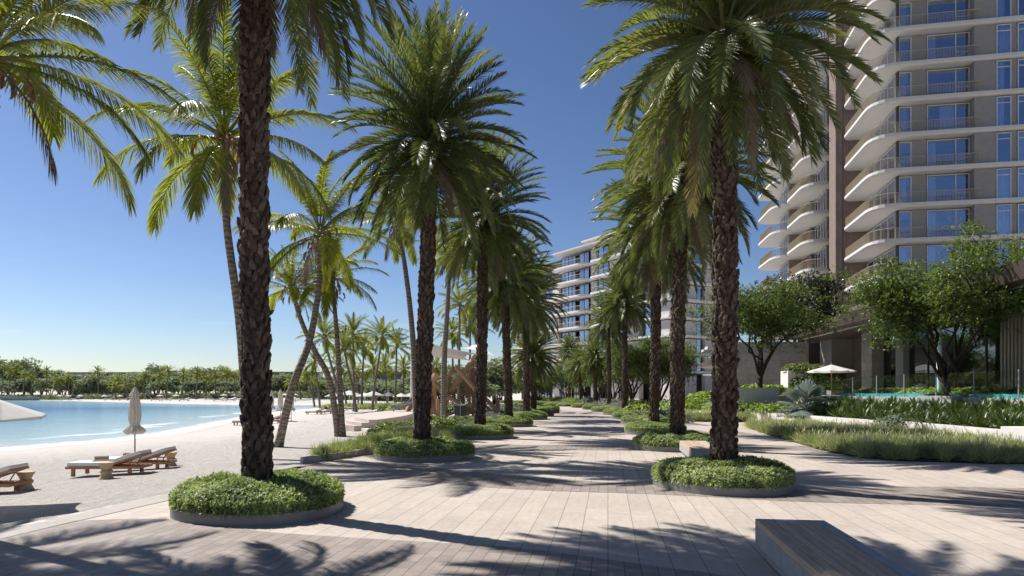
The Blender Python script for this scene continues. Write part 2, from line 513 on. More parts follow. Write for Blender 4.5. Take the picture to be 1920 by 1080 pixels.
    m['white_wall'] = plain('white_planter_wall', (.62, .595, .565), .8, .07, 2, .25, 0, .12, 45)
    m['deck_stone'] = plain('deck_stone', (.42, .39, .36), .8, .07, 3, .25)
    t = NT('pool_tile')
    v = t.oc()
    c = t.ramp(t.noise(v, 5, 3), [(.3, (.05, .36, .40)), (.7, (.14, .52, .55))])
    m['pool'] = t.done(t.pbr(c, .12, .5))
    m['slat'] = wood('pale_slat', (.46, .37, .29), (.36, .285, .225), 2)
    m['rope'] = plain('brown_rope', (.23, .15, .09), .9, .2, 20)
    m['sail'] = plain('grey_sail_cloth', (.50, .49, .475), .8, .05, 2, .2)
    m['far_wall'] = plain('far_house_wall', (.30, .29, .28), .8, .1, .3)
    m['far_glass'] = plain('far_house_glass', (.06, .08, .11), .15, .3, .5, .6)


make_mats()
# ------------------------------------------------------------------ terrain
EDGE = np.array([(-20, -12.8), (-8, -10.6), (9.96, -7.47), (13.7, -6.75), (21, -5.78), (25, -5.3), (32, -6.0), (40, -9.2), (60, -11.5), (100, -12.5), (140, -14), (400, -14)])
SHORE = np.array([(-150, 8), (-60, 19), (-34, 23.5), (-22.8, 29), (-20.9, 36), (-20.9, 42), (-23.3, 54), (-26.5, 70), (-29, 86), (-29.5, 104), (-28.6, 120), (-27.4, 131),
                  (-33, 133), (-48, 134), (-64, 143), (-80, 156), (-110, 182), (-154, 217), (-211, 236), (-420, 262), (-420, 8)], float)
WZ = -.55


def sd_shore(X, Y):
    """signed distance to the lagoon: > 0 on land, < 0 in water"""
    P = np.stack([X, Y], -1)
    d2 = np.full(X.shape, 1e12)
    ins = np.zeros(X.shape, bool)
    n = len(SHORE)
    for i in range(n):
        a, b = SHORE[i], SHORE[(i + 1) % n]
        ab = b - a
        t = np.clip(((P - a) @ ab) / (ab @ ab), 0, 1)
        q = P - (a + t[..., None] * ab)
        d2 = np.minimum(d2, (q ** 2).sum(-1))
        c = ((a[1] > P[..., 1]) != (b[1] > P[..., 1])) & (P[..., 0] < (b[0] - a[0]) * (P[..., 1] - a[1]) / (b[1] - a[1] + 1e-12) + a[0])
        ins ^= c
    return np.where(ins, -1, 1) * np.sqrt(d2)


def sand_z(X, Y):
    X = np.asarray(X, float); Y = np.asarray(Y, float)
    d = np.clip(np.interp(Y, EDGE[:, 0], EDGE[:, 1]) - X, 0, None)
    near = -.03 - .05 * np.minimum(d, 8.4)
    s = sd_shore(X, Y)
    far = np.clip((Y - 120) / 60 + (-X - 60) / 120, 0, 1)          # the opposite beach climbs higher
    top = near * (1 - far) + far * .75
    land = np.minimum(top, WZ + .022 * np.maximum(s, 0) + .0006 * np.maximum(s, 0) ** 2)
    z = np.where(s > 0, land, WZ + .09 * np.maximum(s, -18))
    z = z + np.where(s > 3, .018 * np.sin(X * 1.1 + 2 * np.sin(Y * .5)) * np.sin(Y * .8 + X * .2), 0) * np.clip(d, 0, 1)
    return np.where(d <= 0, -.14, z)


def P_s(px, py):
    """where the sight line through a photograph point meets the sand"""
    z = -.3
    for _ in range(12):
        Y = (EYE - z) * FPX / (py - HZ)
        X = ray(px, Y)
        z = float(sand_z(X, Y))
    return X, Y, z


def grade(segs):
    out = []
    for a, b, st in segs:
        out += list(np.arange(a, b, st))
    out.append(segs[-1][1])
    return np.array(out, float)


def build_ground():
    xs = grade([(-3000, -600, 300), (-600, -120, 20), (-120, -40, 3), (-40, -4, .3), (-4, 30, 3.4), (30, 300, 45), (300, 3000, 450)])
    ys = grade([(-60, 0, 10), (0, 8, 2), (8, 40, .3), (40, 100, .8), (100, 270, 2.5), (270, 600, 30), (600, 4200, 400)])
    X, Y = np.meshgrid(xs, ys)
    Z = sand_z(X, Y)
    nx, ny = len(xs), len(ys)
    i = np.arange(ny - 1)[:, None] * nx
    j = np.arange(nx - 1)[None]
    F = np.stack([i + j, i + j + 1, i + nx + j + 1, i + nx + j], -1).reshape(-1, 4)
    g = G().add(np.stack([X, Y, Z], -1).reshape(-1, 3), F)
    me = g.mesh('sand_beach', MT['sand'], True)
    a = me.attributes.new('shore', 'FLOAT', 'POINT')
    a.data.foreach_set('value', np.clip(sd_shore(X, Y).ravel() / 10, 0, 1).astype(np.float32))
    structure('ground', me, None)
    xs = grade([(-420, -120, 10), (-120, -50, 2), (-50, -19, .4)])
    ys = grade([(6, 20, 2), (20, 60, .5), (60, 135, 1), (135, 265, 4)])
    X, Y = np.meshgrid(xs, ys)
    nx, ny = len(xs), len(ys)
    S = sd_shore(X, Y)
    i = np.arange(ny - 1)[:, None] * nx
    j = np.arange(nx - 1)[None]
    F = np.stack([i + j, i + j + 1, i + nx + j + 1, i + nx + j], -1).reshape(-1, 4)
    keep = (S.ravel()[F].min(1) < 1.5)
    me = G().add(np.stack([X, Y, np.full(X.shape, WZ + .012)], -1).reshape(-1, 3), F[keep]).mesh('water', MT['water'], True)
    a = me.attributes.new('shore', 'FLOAT', 'POINT')
    a.data.foreach_set('value', np.clip(-S.ravel() / 50, 0, 1).astype(np.float32))
    structure('water', me, None)


def sheet(pts, z):
    g = G()
    g.add([(x, y, z) for x, y in pts], [list(range(len(pts)))])
    return g


def build_paving():
    e = [(-10.6, -8), (-7.47, 9.96), (-6.75, 13.7), (-5.78, 21), (-5.3, 25), (-6.0, 32), (-9.2, 40), (-11.5, 60), (-12.5, 100), (-14, 140)]
    g = G()
    g.prism([(60, -8)] + [(60, 140)] + e[::-1], -.3, 0)
    structure('promenade_paving', g.mesh('promenade_paving', MT['tile']), None)
    # border strip along the sand
    a = np.array(e[:4]); b = a + np.array([.62, -.02])
    structure('paving_border', sheet([tuple(p) for p in a + [.012, 0]] + [tuple(p) for p in b[::-1]], .004).mesh('paving_border', MT['strip']), None)
    dk = b + np.array([.018, 0])
    structure('paving_border_joint', sheet([tuple(p) for p in b] + [tuple(p) for p in dk[::-1]], .0045).mesh('joint', MT['soil']), None)
    # curved bands of small setts
    def band(top, bot):
        T = catmull(top, 8)[:, :2]; B = catmull(bot, 8)[:, :2]
        structure('paving_band', sheet([tuple(p) for p in T] + [tuple(p) for p in B[::-1]], .004).mesh('paving_band', MT['sett']), None)
    band([(-6.75, 10.6), (-5.6, 10.75), (-4.3, 10.2), (-3.5, 9.75), (-1.75, 9.25), (0, 8.78), (1.13, 8.15), (1.8, 7.73), (2.3, 7.4), (3.0, 6.2), (3.6, 4)],
         [(-8.4, .5), (-5, 0), (-2, 0), (3.4, 0)])
    band([(-5.75, 18.3), (-4.6, 18.75), (-3.06, 18.7), (0, 16.5), (3.0, 14.6), (5.4, 13.9), (8.7, 14.4), (11, 14.1), (15, 13.3)],
         [(-6.2, 16.4), (-4.2, 16.7), (-2.42, 15.5), (0, 14.07), (3.1, 13.25), (5.4, 12.4), (8.7, 11.9), (11, 11.5), (15, 10.4)])
    for k, y in enumerate((23.6, 32.4, 41.2, 50, 59, 68)):
        dx = .14 * (y - 14)
        xl = -5 + dx + (1.0 if y > 30 else 0)
        band([(xl, y + 2.6), (0 + dx, y + 2.1), (4 + dx, y + 1.6), (8 + dx, y + 1.9), (11.5, y + 1.5)],
             [(xl, y + .4), (0 + dx, y), (4 + dx, y - .5), (8 + dx, y - .2), (11.5, y - .8)])


# ------------------------------------------------------------------ date palms
def frond(g, base, az, th0, bend, L, pairs, ll, lw, vang, droop, a0, a1, tint, r0=.028, s0=.12, power=1.25, k=2, side_bend=0., fall=0.):
    n = 14
    s = np.linspace(0, 1, n + 1)
    th = th0 - bend * s ** power
    azs = az + side_bend * s ** 2
    h = np.stack([np.cos(azs), np.sin(azs), 0 * azs], -1)
    b = np.stack([-np.sin(azs), np.cos(azs), 0 * azs], -1)
    zz = np.array([0, 0, 1.])
    T = np.cos(th)[:, None] * h + np.sin(th)[:, None] * zz
    N = -np.sin(th)[:, None] * h + np.cos(th)[:, None] * zz
    P = np.array(base) + np.vstack([np.zeros(3), np.cumsum((T[1:] + T[:-1]) / 2 * L / n, 0)])
    g.tube(P, np.interp(s, [0, .15, 1], [r0 * 1.6, r0, r0 * .15]), 4, min(1, tint + .25), cap=False)
    for sd in (-1, 1):
        si = np.linspace(s0, .985, pairs) + rng.uniform(-.004, .004, pairs)
        f = si * n
        i0 = np.clip(f.astype(int), 0, n - 1)
        w = (f - i0)[:, None]
        p = P[i0] * (1 - w) + P[i0 + 1] * w
        t = nrm(T[i0] * (1 - w) + T[i0 + 1] * w)
        nn = nrm(N[i0] * (1 - w) + N[i0 + 1] * w)
        bb = b[i0]
        q = (si - s0) / (1 - s0)
        a = a0 + (a1 - a0) * q + rng.normal(0, .07, pairs)
        v = vang + rng.normal(0, .16, pairs)
        out = np.cos(v)[:, None] * bb * sd + np.sin(v)[:, None] * nn
        d = nrm(np.cos(a)[:, None] * t + np.sin(a)[:, None] * out)
        wv = nrm(t - (t * d).sum(-1)[:, None] * d)
        roll = rng.normal(.35, .25, pairs)[:, None] * sd
        wv = nrm(wv + roll * np.cross(d, wv))
        l = ll * np.interp(q, [0, .12, .4, .75, 1], [.45, .8, 1, .85, .42]) * rng.uniform(.9, 1.08, pairs)
        g.strips(p, d, wv * lw, l, droop + fall * rng.uniform(.6, 1.2, pairs), k, np.interp(np.linspace(0, 1, k + 1), [0, .25, .6, 1], [.7, 1, .85, .05]),
                 np.clip(tint + rng.normal(0, .12, pairs), 0, 1))


def date_crown(seed, n=150, L=3.12, pairs=84):
    global rng
    rng = np.random.default_rng(seed)
    g = G()
    for i in range(n):
        q = i / (n - 1)                     # 0 youngest (centre) .. 1 oldest
        az = i * 2.39996 + rng.normal(0, .12)
        th = R(np.interp(q, [0, .15, .4, .7, 1], [87, 70, 44, 8, -46])) + rng.normal(0, .11)
        bend = R(np.interp(q, [0, .2, .5, .8, 1], [14, 28, 50, 58, 32])) * rng.uniform(.7, 1.3)
        ll = L * np.interp(q, [0, .12, .5, 1], [1.02, 1.06, .98, .96]) * rng.uniform(.9, 1.06)
        z = .35 - 1.15 * q
        rr = .10 + .14 * q
        tint = np.clip(rng.normal(.45, .16) - .10 * (q - .5) + (.3 if rng.random() < .06 and q > .6 else 0), 0, 1)
        frond(g, (rr * math.cos(az), rr * math.sin(az), z), az, th, bend, ll, pairs, .48, .0150, R(rng.uniform(12, 32)), .06, R(60), R(26), tint, .03, .08,
              1.2, 2, rng.normal(0, .22), .10)
    me = g.mesh('date_palm_crown', MT['leaf_date'])
    return me


def dry_fronds(seed):
    global rng
    rng = np.random.default_rng(seed)
    g = G()
    for i in range(8):
        az = i * 2.39996 + rng.normal(0, .5)
        frond(g, (.24 * math.cos(az), .24 * math.sin(az), -.9 + rng.uniform(-.2, .2)), az, R(rng.uniform(-62, -25)), R(rng.uniform(18, 45)), rng.uniform(1.8, 2.6), 60, .38, .013, R(rng.uniform(0, 20)), .1,
              R(48), R(20), rng.uniform(.2, .9), .03, .1, 1.0, 2, rng.normal(0, .2), .3)
    return g.mesh('dry_fronds', MT['leaf_dead'])


def date_trunk(seed, H=9.6, r=.235):
    global rng
    rng = np.random.default_rng(seed)
    g = G()
    zs = np.linspace(0, H, 40)
    rad = np.interp(zs, [0, .35, 1.2, H * .8, H - 1.2, H - .4, H], [r * 1.12, r * 1.0, r * .92, r * .86, r * 1.02, r * 1.15, r * .7])
    wob = .03 * np.stack([np.sin(zs * .55 + seed), np.cos(zs * .43 + seed * 2)], -1)
    g.tube(np.c_[wob, zs], rad * .93, 14, .25)
    dz = .0125
    n = int((H - .05) / dz)
    for i in range(n):
        z = .02 + i * dz
        az = i * 2.39996 + rng.normal(0, .1)
        rr = np.interp(z, zs, rad)
        wx = np.interp(z, zs, wob[:, 0]); wy = np.interp(z, zs, wob[:, 1])
        top = z > H - 1.25
        hgt = rng.uniform(.12, .21) * (1.4 if top else 1)
        wid = rng.uniform(.038, .066) * (1 if not top else .75)
        out = rng.uniform(.012, .062) * (1.9 if top else 1)
        c, s_ = math.cos(az), math.sin(az)
        def pt(u, w, o):
            x = (rr * .9 + o) * c - w * s_
            y = (rr * .9 + o) * s_ + w * c
            return (x + wx, y + wy, z + u)
        tw = rng.normal(0, .026)
        V = [pt(0, -wid, .0), pt(0, wid, .0), pt(hgt * .55, wid * .85 + tw, out * .9 + .012), pt(hgt * .55, -wid * .85 + tw, out * .9 + .012), pt(hgt * .6, tw, out * 1.25 + .02),
             pt(hgt, wid * .4 + tw * 2, out * 1.15), pt(hgt, -wid * .4 + tw * 2, out * 1.15), pt(hgt * .9, 0, -.02), pt(0, 0, out * .6 + .02)]
        F = [(0, 8, 4, 3), (8, 1, 2, 4), (3, 4, 6), (4, 5, 6), (4, 2, 5), (6, 5, 7), (2, 7, 5), (3, 6, 7), (1, 7, 2), (0, 3, 7)]
        g.add(V, F, np.clip(rng.normal(.5 if not top else .36, .24), 0, 1))
    return g.mesh('date_palm_trunk', MT['bark_date'])


# ------------------------------------------------------------------ coconut palms
def coco_crown(seed, n=28, L=4.2, pairs=112, wind=(.35, -.2)):
    global rng
    rng = np.random.default_rng(seed)
    g = G()
    for i in range(n):
        q = i / (n - 1)
        az = i * 2.39996 + rng.normal(0, .2)
        th = R(np.interp(q, [0, .2, .5, .8, 1], [84, 66, 38, 12, -22])) + rng.normal(0, .14)
        bend = R(np.interp(q, [0, .2, .5, 1], [26, 46, 62, 58])) * rng.uniform(.7, 1.3)
        ll = L * np.interp(q, [0, .15, .5, 1], [.7, .92, 1, .9]) * rng.uniform(.88, 1.08)
        tint = np.clip(rng.normal(.52, .14) - .1 * (q - .5), 0, 1)
        frond(g, (.1 * math.cos(az), .1 * math.sin(az), .3 - .5 * q), az, th, bend, ll, pairs, .72 * L / 4.2, .0185, R(rng.uniform(-12, 12)), .20, R(64), R(20), tint, .034, .16, 1.35, 3,
              rng.normal(0, .3) + .12 * math.sin(az), .34)
    return g.mesh('coconut_palm_crown', MT['leaf_coco'])


def coco_husks(seed, sc=1.0):
    global rng
    rng = np.random.default_rng(seed)
    g = G()
    for i in range(14):
        az = rng.uniform(0, 2 * PI)
        r0 = rng.uniform(.2, .95) * sc
        z0 = rng.uniform(-1.25, .15) * sc
        l = rng.uniform(.35, .65) * sc
        c, s = math.cos(az), math.sin(az)
        P = [(r0 * c, r0 * s, z0 + l * .5), (r0 * 1.12 * c, r0 * 1.12 * s, z0 + l * .2), (r0 * 1.2 * c, r0 * 1.2 * s, z0 - l * .25), (r0 * 1.05 * c, r0 * 1.05 * s, z0 - l * .6)]
        g.tube(P, [.02, .085 * sc, .07 * sc, .012], 5, rng.uniform(.2, .9))
        g.tube([(.05 * c, .05 * s, 0), (r0 * .6 * c, r0 * .6 * s, z0 * .3 + .15), (r0 * c, r0 * s, z0 + l * .5)], [.022, .016, .012], 4, .3)
    return g.mesh('dry_husk_cluster', MT['husk'])


def dead_frond(seed, L=2.6):
    global rng
    rng = np.random.default_rng(seed)
    g = G()
    frond(g, (.12, 0, -.2), rng.uniform(0, 6.28), R(-40), R(45), L, 50, .5, .018, R(-10), .35, R(50), R(18), .5, .025, .14, 1.0, 2, 0, .4)
    return g.mesh('dead_frond', MT['leaf_dead'])


def coco_trunk(pts, r0, r1):
    C = catmull(pts, 10)
    n = len(C)
    q = np.linspace(0, 1, n)
    rad = np.interp(q, [0, .06, .2, 1], [r0 * 1.45, r0 * 1.1, r0, r1])
    rad = rad * (1 + .018 * np.sin(np.arange(n) * 2.6))
    return G().tube(C, rad, 12).mesh('coconut_palm_trunk', MT['bark_coco'], True)


COCO = {}


def coco_palm(pts, R_, seed, label, group=None, dead=True, r=.16, wr=None):
    """pts: trunk points in the world from the sand up"""
    base = np.array(pts[0])
    o = thing('coconut_palm', tuple(base), label, 'palm tree', group)
    L = [tuple(np.array(p) - base) for p in pts]
    d = np.array(pts[1]) - base
    L = [tuple(-d * .06 / max(.1, np.linalg.norm(d)) + np.array([0, 0, -.1]))] + L[1:] if len(L) > 1 else L
    obj('trunk', coco_trunk(L, r, r * .62), None, o)
    s = R_ / 4.0
    top = L[-1]
    a = np.random.default_rng(seed).uniform(0, 6.28)
    obj('crown', COCO['c%d' % (seed % 3)], None, o, top, (0, 0, a), (s, s, s))
    obj('husk_cluster', COCO['h%d' % (seed % 2)], None, o, top, (0, 0, a), (s, s, s))
    if dead:
        obj('dead_frond', COCO['d'], None, o, top, (0, 0, a * 1.7), (s, s, s))
    return o


DATE = {}


def date_palm(x, y, h, label, group, cv=0, cs=1.0, rz=0.0, z=0.0, ts=1.0):
    o = thing('date_palm', (x, y, z), label, 'palm tree', group, rz)
    obj('trunk', DATE['t%d' % (cv % 2)], None, o, (0, 0, 0), (0, 0, 0), (ts, ts, h / 9.6))
    obj('crown', DATE['c%d' % (cv % 5)], None, o, (0, 0, h), (0, 0, 0), (cs, cs, cs))
    obj('dry_fronds', DATE['d%d' % (cv % 2)], None, o, (0, 0, h), (0, 0, 1.3 * cv), (cs, cs, cs))
    o.rotation_euler = (.016 * math.sin(7 * x + y), .016 * math.cos(5 * y + x), rz) if y > 16 else (0, 0, rz)
    return o


# ------------------------------------------------------------------ shrubs, grass and trees
def outline(phi, R0, seed):
    return R0 * (1 + .045 * np.sin(2 * phi + seed) + .04 * np.sin(3 * phi + 2.1 * seed))


def sprig_cloud(g, p, nrmv, l, hw, leaves, spread, t, droop=.1, up=.35):
    """p (n,3) sprig roots, each with a fan of leaves round its normal"""
    n = len(p)
    ax = nrm(nrmv + rng.normal(0, .35, (n, 3)) + np.array([0, 0, up]))
    rnd = nrm(rng.normal(0, 1, (n, 3)))
    u = nrm(np.cross(ax, rnd))
    v = np.cross(ax, u)
    for k in range(leaves):
        an = rng.uniform(0, 2 * PI, n)
        sp = rng.uniform(.35, 1.15, n) * spread
        d = nrm(ax * np.cos(sp)[:, None] + (u * np.cos(an)[:, None] + v * np.sin(an)[:, None]) * np.sin(sp)[:, None])
        w = nrm(np.cross(d, ax + .2 * rnd)) * (hw * rng.uniform(.8, 1.2, n))[:, None]
        off = ax * (rng.uniform(-.5, .6, n) * l)[:, None]
        g.strips(p + off, d, w, l * rng.uniform(.75, 1.25, n), droop, 2, np.array([.35, 1., .1]), np.clip(t + rng.normal(0, .13, n), 0, 1))


def hedge_mesh(seed, R0, hz, nsprig, leaf=.075, leaves=9, mat='leaf_hedge'):
    global rng
    rng = np.random.default_rng(seed)
    g = G()
    def hgt(x, y):
        ph = np.arctan2(y, x)
        q = np.hypot(x, y) / outline(ph, R0, seed)
        lump = .055 * np.sin(x * 3.1 + seed) * np.cos(y * 2.7 + 1.3 * seed) + .03 * np.sin(x * 7.3 + y * 5.9)
        return (hz + lump) * np.sqrt(np.clip(1 - q ** 4, 0, 1)) * .55 + (hz + lump) * .45 * (q < 1.02)
    # inner mass
    an = np.linspace(0, 2 * PI, 41)[:-1]
    rings = []
    for q in (1.0, .99, .93, .8, .5, 0.02):
        r = outline(an, R0, seed) * q * .955
        x, y = r * np.cos(an), r * np.sin(an)
        z = hgt(x, y) - .07 if q < 1 else np.zeros(40)
        rings.append(np.stack([x, y, np.maximum(z, 0)], -1))
    V = np.concatenate(rings)
    i = np.arange(5)[:, None] * 40; j = np.arange(40)[None]; j2 = (j + 1) % 40
    g.add(V, np.stack([i + j, i + j2, i + 40 + j2, i + 40 + j], -1).reshape(-1, 4), .12)
    ph = rng.uniform(0, 2 * PI, nsprig)
    top = rng.random(nsprig) < .62
    q = np.where(top, np.sqrt(rng.random(nsprig)), 1.0)
    ro = outline(ph, R0, seed)
    x, y = q * ro * np.cos(ph), q * ro * np.sin(ph)
    z = np.where(top, hgt(x * .985, y * .985), rng.uniform(.10, .95, nsprig) * hz * .66)
    rad = np.stack([np.cos(ph), np.sin(ph), 0 * ph], -1)
    nv = np.where(top[:, None], rad * (q ** 4)[:, None] * .8 + np.array([0, 0, 1.]), rad + np.array([0, 0, .35]))
    bul = rng.uniform(-.02, .05, nsprig)
    p = np.stack([x, y, z], -1) + nrm(nv) * bul[:, None]
    t = np.clip(.5 + .2 * np.sin(x * 4 + seed) * np.cos(y * 3.3) + rng.normal(0, .12, nsprig) + bul * 2.5, 0, 1)
    sprig_cloud(g, p, nrm(nv), leaf, leaf * .2, leaves, R(85), t, .15)
    return g.mesh('ground_cover', MT[mat])


def blob_mesh(seed, rx, ry, rz, nsprig, leaf, leaves, mat, hw=.22, lumps=4):
    """a free-standing shrub: several leafy lobes that reach the ground"""
    global rng
    rng = np.random.default_rng(seed)
    g = G()
    cs = [(np.zeros(3), 1.0)] + [(np.array([rng.uniform(-.6, .6) * rx, rng.uniform(-.6, .6) * ry, rng.uniform(-.1, .35) * rz]), rng.uniform(.5, .8)) for _ in range(lumps)]
    per = nsprig // len(cs)
    for c, s in cs:
        d = nrm(rng.normal(0, 1, (per, 3)))
        d[:, 2] = np.abs(d[:, 2]) * .95 - .12
        rr = rng.uniform(.6, 1.08, per) ** .7
        p = c + d * np.array([rx, ry, rz]) * s * rr[:, None]
        p[:, 2] = np.maximum(p[:, 2], .03)
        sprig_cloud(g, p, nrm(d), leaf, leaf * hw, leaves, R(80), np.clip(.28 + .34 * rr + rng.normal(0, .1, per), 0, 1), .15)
    for k in range(7):
        a = rng.uniform(0, 6.28)
        g.tube([(0.1 * rx * math.cos(a), .1 * ry * math.sin(a), -.05), (.3 * rx * math.cos(a), .3 * ry * math.sin(a), rz * .4), (.5 * rx * math.cos(a), .5 * ry * math.sin(a), rz * .75)], [.03, .02, .008], 4, 0)
    return g.mesh('shrub', MT[mat])


def grass_mesh(name, seed, pts, blades, h, hw, lean=.75, seedheads=0, mat='leaf_grass'):
    """tufts of arching blades at pts (n,3)"""
    global rng
    rng = np.random.default_rng(seed)
    g = G()
    P = np.asarray(pts, float)
    n = len(P) * blades
    p = np.repeat(P, blades, 0) + np.c_[rng.normal(0, .05, (n, 2)), np.zeros(n)]
    an = rng.uniform(0, 2 * PI, n)
    ln = np.abs(rng.normal(0, .48, n)) * lean
    d = nrm(np.stack([np.cos(an) * np.sin(ln), np.sin(an) * np.sin(ln), np.cos(ln)], -1))
    w = nrm(np.cross(d, rng.normal(0, 1, (n, 3)))) * hw
    sz = np.repeat(rng.uniform(.8, 1.15, len(P)), blades)
    tt = np.repeat(rng.normal(.42, .1, len(P)), blades) + rng.normal(0, .16, n)
    g.strips(p, d, w, h * sz * rng.uniform(.7, 1.15, n), .38 * rng.uniform(.4, 1.4, n), 3, np.array([.7, 1, .7, .08]), np.clip(tt, 0, .86))
    if seedheads:
        m = rng.choice(n, seedheads, replace=False)
        p2 = p[m] + d[m] * (h * .78)
        g.strips(p2, nrm(d[m] + rng.normal(0, .15, (seedheads, 3))), w[m] * 1.6, h * .3, .1, 2, np.array([.6, 1, .3]), 1.0)
    return g.mesh(name, MT[mat])


def agave_mesh(seed, n=34, L=.85, mat='leaf_agave', hw=.045):
    global rng
    rng = np.random.default_rng(seed)
    g = G()
    q = np.linspace(0, 1, n)
    an = np.arange(n) * 2.39996 + rng.normal(0, .15, n)
    el = np.interp(q, [0, 1], [1.45, .28]) + rng.normal(0, .1, n)
    d = np.stack([np.cos(an) * np.cos(el), np.sin(an) * np.cos(el), np.sin(el)], -1)
    w = nrm(np.stack([-np.sin(an), np.cos(an), 0 * an], -1)) * hw
    l = L * rng.uniform(.8, 1.15, n) * np.interp(q, [0, .3, 1], [.7, 1, 1])
    p = np.stack([.05 * np.cos(an), .05 * np.sin(an), .12 * (1 - q)], -1)
    # two half blades make a folded leaf
    up = np.cross(d, w / hw)
    t = np.clip(rng.normal(.5, .2, n), 0, 1)
    for sd in (-1, 1):
        ws = nrm(w / hw * sd + .45 * np.abs(up) * np.array([0, 0, 1.])) * hw * .5
        g.strips(p + ws, d, ws, l, .22, 4, np.array([.6, 1, .95, .65, .04]), t)
    return g.mesh('strappy_plant', MT[mat])


def fan_palm_mesh(seed):
    global rng
    rng = np.random.default_rng(seed)
    g = G()
    for i in range(13):
        az = i * 2.39996
        el = R(np.interp(i / 12, [0, 1], [80, 5])) + rng.normal(0, .08)
        L = rng.uniform(.75, 1.15)
        d = np.array([math.cos(az) * math.cos(el), math.sin(az) * math.cos(el), math.sin(el)])
        tip = d * L + np.array([0, 0, .15 - .18 * L * math.cos(el)])
        g.tube([(0, 0, .1), tuple(tip * .55 + np.array([0, 0, .08])), tuple(tip)], [.03, .024, .016], 5, .6)
        b = np.array([-math.sin(az), math.cos(az), 0])
        f = nrm(d * .8 + np.array([0, 0, -.25]))
        n = np.cross(f, b)
        m = 30
        aa = np.linspace(-R(140), R(140), m)
        dd = nrm(f * np.cos(aa)[:, None] + b * np.sin(aa)[:, None] + n * (.12 * np.abs(np.sin(aa)) * -1 + .03 * (np.arange(m) % 2))[:, None])
        w = nrm(np.cross(dd, np.broadcast_to(n, dd.shape))) * .062
        w = w + n * .008
        g.strips(np.repeat(tip[None], m, 0), dd, w, rng.uniform(.62, .75, m) * (1 - .2 * np.abs(aa) / R(130)), .12, 3, np.array([.06, .8, .75, .05]), np.clip(rng.normal(.5, .14, m), 0, 1))
    return g.mesh('fan_palm', MT['leaf_fan'])


def branch_tree(seed, H, spread, stems, leaf, nleaf, leafmat, trunk_h=.12, density=1.0, low=.34, bark='bark', r0=.13, blob=.6, lobes=None):
    """multi-stemmed vase tree: returns (trunk mesh, crown mesh), base at the origin"""
    global rng
    rng = np.random.default_rng(seed)
    g = G()
    tips = []
    def curve(a, b, sag, n=5):
        a = np.array(a); b = np.array(b)
        q = np.linspace(0, 1, n)[:, None]
        m = a + (b - a) * q
        m[:, 2] += sag * np.sin(q[:, 0] * PI) * np.linalg.norm(b - a)
        m += np.r_[np.zeros((1, 3)), rng.normal(0, .035 * np.linalg.norm(b - a), (n - 2, 3)), np.zeros((1, 3))]
        return m
    base = np.array([0, 0, 0.])
    g.tube([(0, 0, -.15), (0, 0, trunk_h * H * .5), (0, 0, trunk_h * H)], [r0 * 2.1, r0 * 1.7, r0 * 1.5], 9, .4)
    for i in range(stems):
        az = i * 2 * PI / stems + rng.normal(0, .25)
        rr = spread * rng.uniform(.28, .78)
        zz = H * (rng.uniform(.5, .62) + .22 * (1 - rr / spread))
        e = np.array([rr * math.cos(az), rr * math.sin(az), zz])
        st = np.array([.09 * math.cos(az), .09 * math.sin(az), trunk_h * H * rng.uniform(.35, 1)])
        c = curve(st, e, .07 + .05 * rng.random(), 7)
        g.tube(c, np.linspace(r0, r0 * .4, 7), 7, .4)
        for j in range(7):
            q = rng.uniform(.42, 1.0)
            k = min(5, int(q * 6))
            s = c[k] + (c[k + 1] - c[k]) * (q * 6 - k)
            a2 = az + rng.normal(0, 1.0)
            l2 = spread * rng.uniform(.3, .6)
            el = rng.uniform(.05, 1.15)
            e2 = s + l2 * np.array([math.cos(a2) * math.cos(el), math.sin(a2) * math.cos(el), math.sin(el) * .9])
            e2[2] = min(e2[2], H * .97)
            c2 = curve(s, e2, .08, 4)
            g.tube(c2, np.linspace(r0 * .38, r0 * .14, 4), 5, .4)
            for k2 in range(5):
                q2 = rng.uniform(.3, 1)
                s3 = c2[0] + (c2[-1] - c2[0]) * q2
                dv = nrm(rng.normal(0, 1, 3) + np.array([0, 0, .35]))
                l3 = spread * rng.uniform(.12, .28)
                e3 = s3 + dv * l3
                e3[2] = max(e3[2], H * low)
                g.tube(curve(s3, e3, .05, 3), np.linspace(r0 * .14, r0 * .05, 3), 4, .4, cap=False)
                tips.append(e3)
                tips.append((s3 + e3) / 2 + rng.normal(0, .1, 3))
    tips = np.array(tips)
    # keep the crown inside an irregular dome
    f = G()
    tips = tips[rng.random(len(tips)) < density]
    per = max(3, nleaf // (len(tips) * 5))
    n = len(tips) * per
    own = np.repeat(np.arange(len(tips)), per)
    p = tips[own] + rng.normal(0, 1, (n, 3)) * np.array([blob, blob, blob * .55]) * .5
    up = np.tile([0, 0, 1.], (n, 1))
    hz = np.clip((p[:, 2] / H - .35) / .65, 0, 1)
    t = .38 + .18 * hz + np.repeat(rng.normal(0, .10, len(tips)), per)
    sprig_cloud(f, p, nrm(up + rng.normal(0, .5, (n, 3))), leaf, leaf * .26, 5, R(95), np.clip(t, 0, 1), .25, .2)
    return g.mesh('tree_trunk', MT[bark], True), f.mesh('tree_crown', MT[leafmat])


